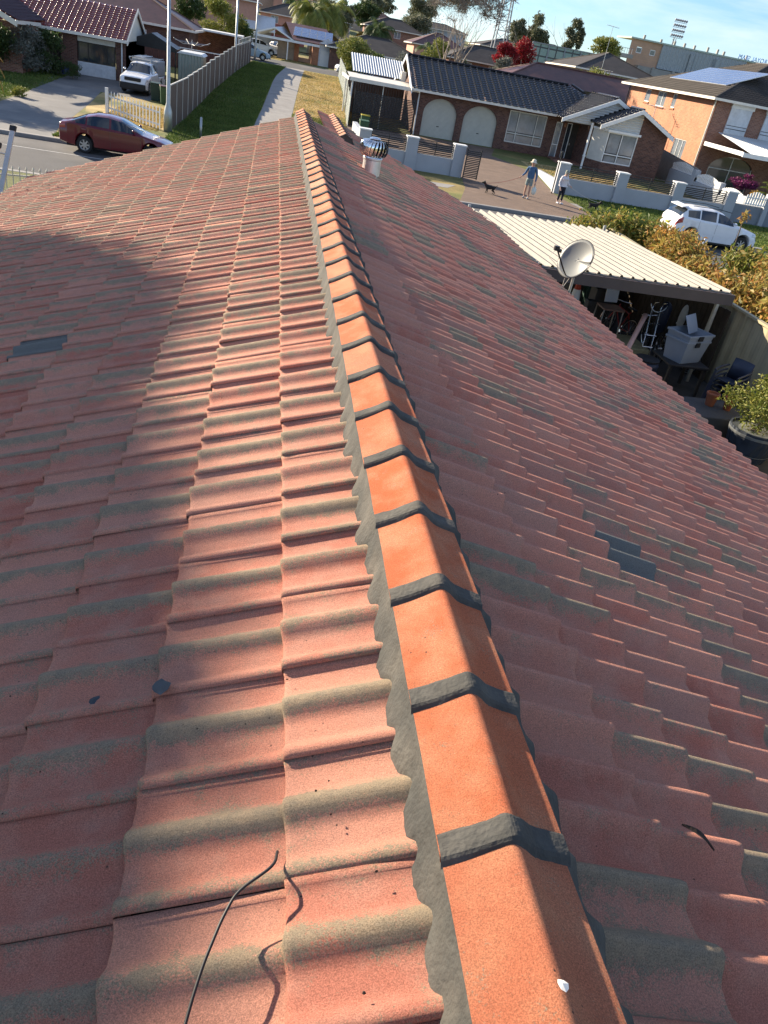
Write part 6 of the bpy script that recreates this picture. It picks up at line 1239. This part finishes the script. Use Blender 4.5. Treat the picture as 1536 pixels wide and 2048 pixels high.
simple_house((6.0, 109), 12, 9, -2.5, -.1, 20, 'brick_dark', 'tile_dark', 'dark-roofed house behind the round bright green tree')
simple_house((13, 82), 9, 9, -3.2, -.9, 17, 'brick_red', 'tile_dark', 'low grey-roofed house behind the white ribbed carport')
simple_house((18.8, 76), 20, 10, -3.2, -.15, 22, 'brick_red', 'tile_brown', 'long brown-roofed house directly behind the black-roofed one')
# background houses: loc, w, d, base, eave, pitch
simple_house((36, 104), 11, 12, -2.5, 2.7, 20, 'wall_buff', 'tile_dark', 'two-storey house with dark hip roof in front of the stadium', wins=[(1, 2.6, .9, 2.2), (5, 6.4, .9, 2.2)], swins=[(3, 5, .9, 2.2)])
o = thing('garden_roof', (29, 74, -3.4), 'pale ribbed patio roof with skylights left of the two-storey house', 'roof'); q = MB(); ribbed(q, 25.5, 33.5, 69.5, 76, -.75, -.1, .2, .04, 'y'); q.build('roof', 'ribbed_white', o, solid=.03)
for x, y in ((25.6, 69.6), (33.3, 69.6)): MB().box(x, y, -4, x+.1, y+.1, -.8).build('post', 'white', o)
for x in (29.8, 31.2): MB().box(x, 72.0, -.46, x+.9, 73.2, -.3).build('skylight', 'glass_pale', o)
simple_house((-19, 142), 15, 14, -2.2, 3.4, 24, 'render_pink', 'tile_brown', 'large pink two-storey house on the hill at the top left', wins=[(5, 6.4, 1, 2.6), (9, 10.6, 1, 2.6)])
q = MB(); q.box(-4, 150, -2, 4, 152, 1.0); tag(q.build('garden_wall', mat('wall_pinkred', (.42, .14, .11), .8)), 'reddish-pink garden wall below the hill houses', 'wall')
simple_house((-6.5, 140), 5, 8, -1.8, -.1, 22, 'wall_buff', 'ribbed_white', 'small shed-like house with pale roof behind the lane-end cars', True, 'x')
hh = [((-4, 175), 11, 9, 0, 2.6, 22, 'render_pink', 'tile_dark'), ((4, 185), 10, 9, .5, 3.0, 20, 'wall_buff', 'ribbed_white'), ((-2, 215), 11, 10, 3.3, 6.8, 20, 'render_pink', 'tile_red_far'), ((-28, 200), 14, 10, 2.5, 6.5, 22, 'render_pink', 'tile_dark'), ((-12, 225), 12, 10, 4, 8.2, 24, 'wall_buff', 'tile_red_far'),
      ((-45, 170), 14, 10, 0, 5.5, 22, 'brick_red', 'tile_brown'), ((18, 190), 12, 9, .5, 4.0, 22, 'brick_red', 'tile_dark'), ((24, 160), 10, 9, -1, 2.2, 24, 'render_pink', 'tile_brown'), ((34, 240), 16, 10, 3, 6.8, 15, 'render_white', 'tile_dark'), ((24, 125), 12, 9, -2, 1.2, 22, 'brick_red', 'tile_dark'), ((40, 175), 13, 10, 0, 4.2, 18, 'render_white', 'tile_dark'), ((16, 225), 12, 10, 3, 6.2, 22, 'wall_buff', 'tile_brown'), ((55, 205), 16, 10, 1, 5.6, 20, 'wall_buff', 'tile_brown'), ((70, 150), 14, 10, -1, 3.5, 20, 'brick_red', 'tile_dark')]
hl = ['small gabled house on the slope above the garden wall', 'pale-roofed house beside the palms on the slope', 'pink house with red roof on the crest above the palms', 'dark-roofed pink house high on the left crest', 'buff house with red roof topmost on the left crest', 'brown-roofed brick house at the top left corner', 'dark brick house left of the bare tree in the distance', 'pink-walled house half hidden by trees left of the bare tree', 'long white building on the horizon left of the bare tree', 'low dark-roofed house right behind the grey-roofed one', 'white house with dark roof between the bare tree and red tree', 'buff house on the skyline right of the palms', 'buff distant house behind the red tree', 'brick house far right behind the two-storey one']
for a, l_ in zip(hh, hl): simple_house(*a, l_, wins=[(2, 3.4, a[4]-1.5, a[4]-.3), (6, 7.4, a[4]-1.5, a[4]-.3)])
# ================================================================ trees in the distance
TG = 'trees beyond the houses'
def tr(x, y, h, rx, rz, n, lm, label, seed, sz=.45, k=.45, ry=None, trunk=.0, cl=14, shell=.4, lo=None):
    return tree('tree', (x, y, T(y)), h, blob(rx, ry or rx, h-rz if lo is None else lo, rz, cl, seed, k), n, sz, lm, label, group=TG, r=h*.028, seed=seed, shell=shell, bark='bark_pale')
tr(-6.2, 95, 5.0, 2.4, 1.9, 6000, 'leaf_lemon', 'yellow-green tree behind the brown hip roof', 51, .25); tr(-4.4, 97, 3.6, 1.4, 1.5, 3500, 'leaf_green', 'smaller green tree left of the banana plant', 52, .25)
palm(4.2, 133, T(133), 5.3, 4.4, 36, 'big full-crowned palm left of centre on the skyline', 'leaf_lemon', 1.1, .28, 'palms on the skyline', 7); palm(7.3, 136, T(136), 5.8, 4.2, 34, 'second tall palm with drooping fronds, right of the fuller one', 'leaf_lemon', 1.1, .25, 'palms on the skyline', 8); palm(1.8, 190, T(190), 5, 3, 20, 'distant palm on the crest left of the skyline', 'leaf_green', .9, .25, 'palms on the skyline', 9)
palm(13.6, 128, T(128), 4.6, 3.6, 34, 'dense green palm right of the orange tree', 'leaf_dark', .8, .25, 'palms on the skyline', 10); palm(19.5, 116, T(116), 3.6, 2.6, 22, 'feathery palm just left of the bare tree', 'leaf_green', .7, .2, 'palms on the skyline', 12)
palm(-1.3, 124, T(124), .8, 2.6, 9, 'banana plant with broad upright leaves behind the far carport', 'leaf_lemon', .5, .25, None, 11, 'plant', .9)
tr(9.8, 150, 8.5, 2.6, 3.4, 8000, 'leaf_gum', 'tall dark gum tree beside the palms', 53, .35, .35); tr(5.9, 126, 3.4, 1.6, 1.3, 3000, 'leaf_orange', 'orange-leaved tree at the foot of the big palm', 54, .25); tr(11.9, 132, 4.6, 1.4, 1.4, 3000, 'leaf_orange', 'small orange tree left of the dense palm', 55, .25)
tr(24, 250, 9.5, 4.5, 3.6, 5000, 'leaf_gum', 'rounded gum tree on the horizon left of centre', 56, .6); tr(32, 280, 8.5, 3.4, 2.4, 2500, 'leaf_gum', 'small flat-topped gum on the horizon', 57, .6); tr(45, 290, 11.5, 6, 4.2, 6000, 'leaf_gum', 'broad dark gum on the horizon between palms and bare tree', 58, .7)
tr(17.5, 100, 5.6, 1.9, 2.4, 4500, 'leaf_lemon', 'yellow-green shrubby tree behind the bare tree', 59, .22); tr(13.4, 92, 3.6, 2.0, 1.2, 3500, 'leaf_grey', 'grey twiggy shrub behind the white ribbed carport', 60, .2)
tr(21.8, 106, 4.4, 1.0, 1.4, 1500, 'leaf_gum', 'sparse gum right of the bare tree', 61, .25); tr(28.2, 110, 5.0, 1.6, 1.8, 3200, 'leaf_grey', 'dull olive tree left of the red tree', 62, .25)
tr(30.3, 118, 6.6, 2.0, 1.9, 4500, 'leaf_red', 'red-leaved creeper-covered tree on the skyline', 63, .3, lo=4.6); tr(32.8, 120, 8.2, 2.1, 3.3, 5500, 'leaf_red', 'taller rust-red tree right of the bright red one', 64, .3, lo=4.6)
tr(46, 170, 10.5, 2.4, 3.0, 3500, 'leaf_gum', 'tall gum behind the red tree, left one', 65, .5, .38); tr(49.5, 172, 11.8, 2.8, 3.6, 4500, 'leaf_gum', 'tallest gum behind the red tree', 66, .5, .38); tr(60, 180, 12.3, 2.6, 3.6, 4000, 'leaf_gum', 'lone gum between the antenna and the stadium', 67, .5, .36)
tr(33.5, 92, 5.6, 2.4, 1.9, 5000, 'leaf_lemon', 'bright olive tree left of the round green one', 68, .25); tr(36.2, 90, 5.2, 2.2, 1.7, 5500, 'leaf_green', 'round green tree in front of the dark hip-roofed house', 69, .22, shell=.6); tr(40.4, 93, 4.9, 1.0, 1.5, 1800, 'leaf_orange', 'narrow golden tree right of the round green one', 70, .22); tr(43, 92, 4.8, 1.5, 1.4, 2400, 'leaf_orange', 'second golden tree above the patio roof', 71, .22)
tr(75, 200, 10, 4, 2.2, 3500, 'leaf_lemon', 'yellow tree in front of the stadium stairs', 72, .5); tr(50, 110, 5.5, 1.5, 1.4, 2000, 'leaf_orange', 'golden tree behind the solar panels', 73, .25)
tr(-30, 130, 7, 3.5, 3, 5000, 'leaf_dark', 'dark tree at the top left behind the left house', 74, .4); tr(-12, 120, 6, 2.4, 2.2, 4000, 'leaf_dark', 'dark tree left of the pink two-storey house', 75, .35); tr(20, 205, 7.5, 4, 3.4, 5000, 'leaf_dark', 'dark tree mass on the slope right of the palms', 76, .5); tr(8, 200, 7, 5, 3, 4500, 'leaf_gum', 'grey-green tree on the crest behind the palms', 77, .5)
tr(30, 200, 7, 5, 3, 4500, 'leaf_gum', 'gum trees clump on the slope left of the lattice tower', 78, .5); tr(64, 235, 8, 6, 3.4, 4500, 'leaf_gum', 'gum clump far behind the net fence', 79, .6)
# large bare tree
bt = thing('tree', (17.0, 88, T(88)), 'large bare many-stemmed tree standing above the black-tiled roof', 'tree', TG); q = MB()
en = []
for k, (a, b) in enumerate(((-.3, .0), (-.16, .1), (.02, -.1), (.14, .05), (.24, .1), (-.08, -.2))): en += limbs(q, (17.0+.12*k, 88, T(88)), 9.6, .24, 3, .46, 80+k, 4, 8, .36, (a*1.25, b))
q.build('trunk', mat('bark_grey', (.3, .25, .2), .9, var=.2), bt, smooth=True)
q = MB(); rg = random.Random(5); tw = []
for e in en:
    for j in range(12):
        d = Vector((rg.uniform(-1, 1), rg.uniform(-1, 1), rg.uniform(-.2, 1.2))).normalized()*rg.uniform(.4, 1.0); q.tube([e, e+d*.5+Vector((0, 0, .05)), e+d], [.022, .015, .008], 3, False)
q.build('twigs', 'bark_grey', bt)
cl_ = [(e.x, e.y, e.z, .7, .7, .6) for e in en]+[(14.7, 88, 4.4, .9, 1, 1.5), (15.5, 88.3, 3.0, .8, .8, 1.0), (14.5, 87.6, 5.8, 1, 1, .9), (16.6, 88, 6.2, .9, 1, .6)]; q = MB(); leaves(q, cl_, 9000, .13, 9, .1, .4); q.build('foliage', 'leaf_grey', bt)
# lattice tower
LT = thing('lattice_tower', (39.6, 160, T(160)), 'tall grey steel lattice tower on the skyline', 'tower'); mat('steel_grey', (.24, .26, .29), .6)
q = MB(); zb, zt = T(160), 24; n_ = 16
def tw_(z): return 1.25*(1-(z-zb)/(zt-zb))*.8+.32
cs = [(-1, -1), (1, -1), (1, 1), (-1, 1)]
for a, b in cs: q.tube([(39.6+a*tw_(zb), 160+b*tw_(zb), zb), (39.6+a*tw_(zt), 160+b*tw_(zt), zt)], .13, 5)
q.build('leg', 'steel_grey', LT); q = MB()
for i in range(n_):
    z0, z1 = zb+(zt-zb)*i/n_, zb+(zt-zb)*(i+1)/n_
    for k in range(4):
        a, b = cs[k], cs[(k+1) % 4]; q.tube([(39.6+a[0]*tw_(z0), 160+a[1]*tw_(z0), z0), (39.6+b[0]*tw_(z1), 160+b[1]*tw_(z1), z1)], .035, 4); q.tube([(39.6+a[0]*tw_(z1), 160+a[1]*tw_(z1), z1), (39.6+b[0]*tw_(z1), 160+b[1]*tw_(z1), z1)], .035, 4)
q.build('bracing', 'steel_grey', LT)
# tall net fence
NF = thing('net_fence', (52, 150, -1.4), 'tall green mesh sports fence on steel posts beside the red tree', 'fence')
mat('mesh_green', (.22, .3, .28), .7, brick=((.25, .34, .31), (.22, .32, .3), (.07, .08, .08), 1.5, 1.3, .12))
q = MB(); q.box(43, 150, 1.5, 58, 150.06, 5.6); q.build('mesh', 'mesh_green', NF)
for i in range(6): MB().box(43+i*3-.1, 149.85, T(150), 43+i*3+.1, 149.99, 5.75).build('post', 'steel_grey', NF)
MB().box(43, 149.86, 5.6, 58, 149.99, 5.75).build('top_rail', 'steel_grey', NF)
# stadium
ST = thing('stadium', (120, 232, 1), 'stadium grandstand with grey ribbed cladding and big letters on its roof edge', 'stadium')
mat('stad_brick', (.48, .3, .2), .8, var=.1, vs=.3, brick=((.5, .31, .2), (.45, .28, .19), (.4, .28, .2), 1.2, .5, .03)); mat('stad_metal', (.34, .37, .38), .5, wave=((1, 0, 0), 1.0, .12)); mat('stad_conc', (.3, .29, .27), .85, var=.2, vs=.4); mat('letter_blue', (.1, .25, .55), .5)
q = MB(); wall_x(q, 93, 102, 2, 13.2, 230, [(95, 10.2, 96.6, 11.6), (99, 10.2, 100.6, 11.6)], .5); wall_x(q, 127.5, 160, 2, 13.0, 230, [(130, 10.2, 131.6, 11.4)], .5); q.build('wall', 'stad_brick', ST)
for x in (95, 99, 130): window(ST, x, x+1.6, 10.2, 11.5, 230.1, glass='glass', fw=.15)
q = MB(); q.box(102, 229.6, 7.6, 127.5, 240, 13.5); q.build('cladding', 'stad_metal', ST); q = MB(); q.box(92.5, 229.4, 13.2, 160, 240, 13.55); q.build('roof_edge', mat('edge_green', (.4, .47, .4), .6), ST)
q = MB(); q.box(96, 228, 0, 160, 239, 7.4); q.build('lower_wall', 'stad_conc', ST)
for x in (100, 106, 112, 118, 124, 130, 136): MB().box(x, 227.6, 2, x+.7, 228, 7.6).build('column', 'stad_conc', ST)
for x in (111, 118.5, 126): MB().tube([(x, 229.3, 7.8), (x, 229.3, 12.4)], .6, 10).build('duct', 'stad_metal', ST)
for x in (97, 102, 106, 109, 112, 116, 119, 121, 128): MB().box(x, 232, 13.5, x+.5, 232.5, 14.4+(x % 3)*.2).build('roof_vent', 'stad_conc', ST)
# grandstand stairs and windows at the left end
q = MB()
for i in range(8): q.box(88+i*.9, 226.5, 1.5, 88.9+i*.9, 229, 9.2-i*.7)
q.box(87, 226, 8.5, 93, 229.5, 9.4); q.build('stair', 'stad_conc', ST)
q = MB()
for i in range(10): q.box(86+i*.7, 226, 9.4, 86.08+i*.7, 226.1, 10.6)
q.box(86, 226, 10.6, 92.6, 226.1, 10.7); q.build('railing', 'steel_grey', ST)
def text(s_, loc, size, m, parent, nm, ext=.1, rot=(R(90), 0, 0), sx=1):
    c = bpy.data.curves.new(nm, 'FONT'); c.body = s_; c.size = size; c.extrude = ext; c.materials.append(MT[m]); o = bpy.data.objects.new(nm, COL and c); COL.objects.link(o)
    bpy.context.view_layer.update(); me = bpy.data.meshes.new_from_object(o.evaluated_get(bpy.context.evaluated_depsgraph_get())); bpy.data.objects.remove(o)
    o = bpy.data.objects.new(nm, me); COL.objects.link(o); o.rotation_euler = rot; o.scale = (sx, 1, 1)
    p = Vector(loc); o.parent = parent; o.location = p-(parent.location if parent else Vector((0, 0, 0))); return o
# the roof sign faces the other way: seen here mirrored from behind
text('ROYAL SEAM', (132.9, 229.2, 13.55), 1.5, 'letter_blue', ST, 'sign_letters', sx=-1)
FL = thing('floodlight_tower', (119, 262, 2), 'stadium floodlight tower with four rows of lamps', 'floodlight'); q = MB()
for a, b in ((-.6, 0), (.6, 0), (0, .8)): q.tube([(118.6+a, 260+b, 2), (118.6+a*.6, 260+b*.6, 17)], .12, 5)
for i in range(8):
    z = 3+i*1.7; q.tube([(118, 260, z), (119.2, 260, z+1.7)], .06, 4); q.tube([(119.2, 260, z), (118, 260, z+1.7)], .06, 4)
q.build('mast', 'steel_grey', FL)
q = MB()
for r_ in range(4):
    q.box(116.6, 259.6, 17+r_*1.3, 120.8, 259.8, 17.12+r_*1.3)
    for c in range(6): q.lathe([(.3, -.25), (.36, .1)], (116.95+c*.7, 259.5, 17.6+r_*1.3), 10, 'y')
q.build('lamp_bank', 'steel_grey', FL)
# television aerials
def aerial(x, y, z0, h, label):
    a = thing('tv_aerial', (x, y, z0), label, 'aerial', 'television aerials on the far roofs'); MB().tube([(x, y, z0), (x, y, z0+h)], .025, 6).build('mast', 'galv', a); q = MB(); q.tube([(x-.8, y, z0+h), (x+.8, y, z0+h-.1)], .02, 5)
    for i in range(6): q.tube([(x-.7+i*.28, y-.4+i*.03, z0+h), (x-.7+i*.28, y+.4-i*.03, z0+h)], .012, 4)
    q.build('antenna', 'galv', a)
aerial(38.6, 103, 2.8, 4.6, 'tall double aerial on the dark hip-roofed house'); aerial(32, 84.5, 1.2, 1.4, 'short aerial on the long brown roof'); aerial(8.7, 117, .8, 1.9, 'aerial behind the round bright green tree'); aerial(29.0, 64, -3, 3.6, 'aerial standing against the orange brick side wall')
# ================================================================ street trees whose shade falls on our roof and driveway (left of the frame)
CST = tree('street_tree', (-16.3, 17.0, -4.2), 10.5, [(0, 2.1, 9.17, 1.9, 2.7, 2.7), (0, -.8, 9.43, 2, 3, 2.8), (0, -4.3, 9.43, 2, 3, 2.7), (0, -8.3, 9.45, 2, 3.1, 2.6), (0, -11.5, 8.45, 2, 3.0, 2.6), (0, .3, 7.05, 1.8, 4.1, 2.7), (0, -6, 7.05, 1.8, 5, 2.7)], 46000, .2, 'leaf_dark', 'dense evergreen street tree left of the frame shading our roof', r=.25, seed=90, shell=.8, group=None)
q = MB()
for c in [(0, 2.1, 9.17, 1.6, 2.6, 2.62), (0, -.8, 9.43, 1.7, 2.9, 2.72), (0, -4.3, 9.43, 1.7, 2.9, 2.62), (0, -8.3, 9.45, 1.7, 3, 2.5), (0, -11.5, 8.45, 1.7, 2.9, 2.5), (0, .3, 7.05, 1.6, 4.0, 2.6), (0, -6, 7.05, 1.6, 5, 2.6)]:
    n0 = len(q.v); q.ball((-16.3+c[0], 17.0+c[1], -4.2+c[2]), c[3:], 28, 18)
    for i in range(n0, len(q.v)): p = Vector(q.v[i]); ce = Vector((-16.3+c[0], 17.0+c[1], -4.2+c[2])); q.v[i] = tuple(ce+(p-ce)*(1+.03*noise.noise(p*1.3)))
q.build('shadow_core', 'leaf_dark', CST)  # solid cores added inside the crown to make its cast shadow dense
tree('street_tree', (-22.5, 51.2, -4.2), 6.5, blob(3.3, 4.2, 4.6, 2.4, 14, 91, .45), 12000, .25, 'leaf_green', 'spreading street tree left of the frame by the neighbour\'s drive', r=.2, seed=91)
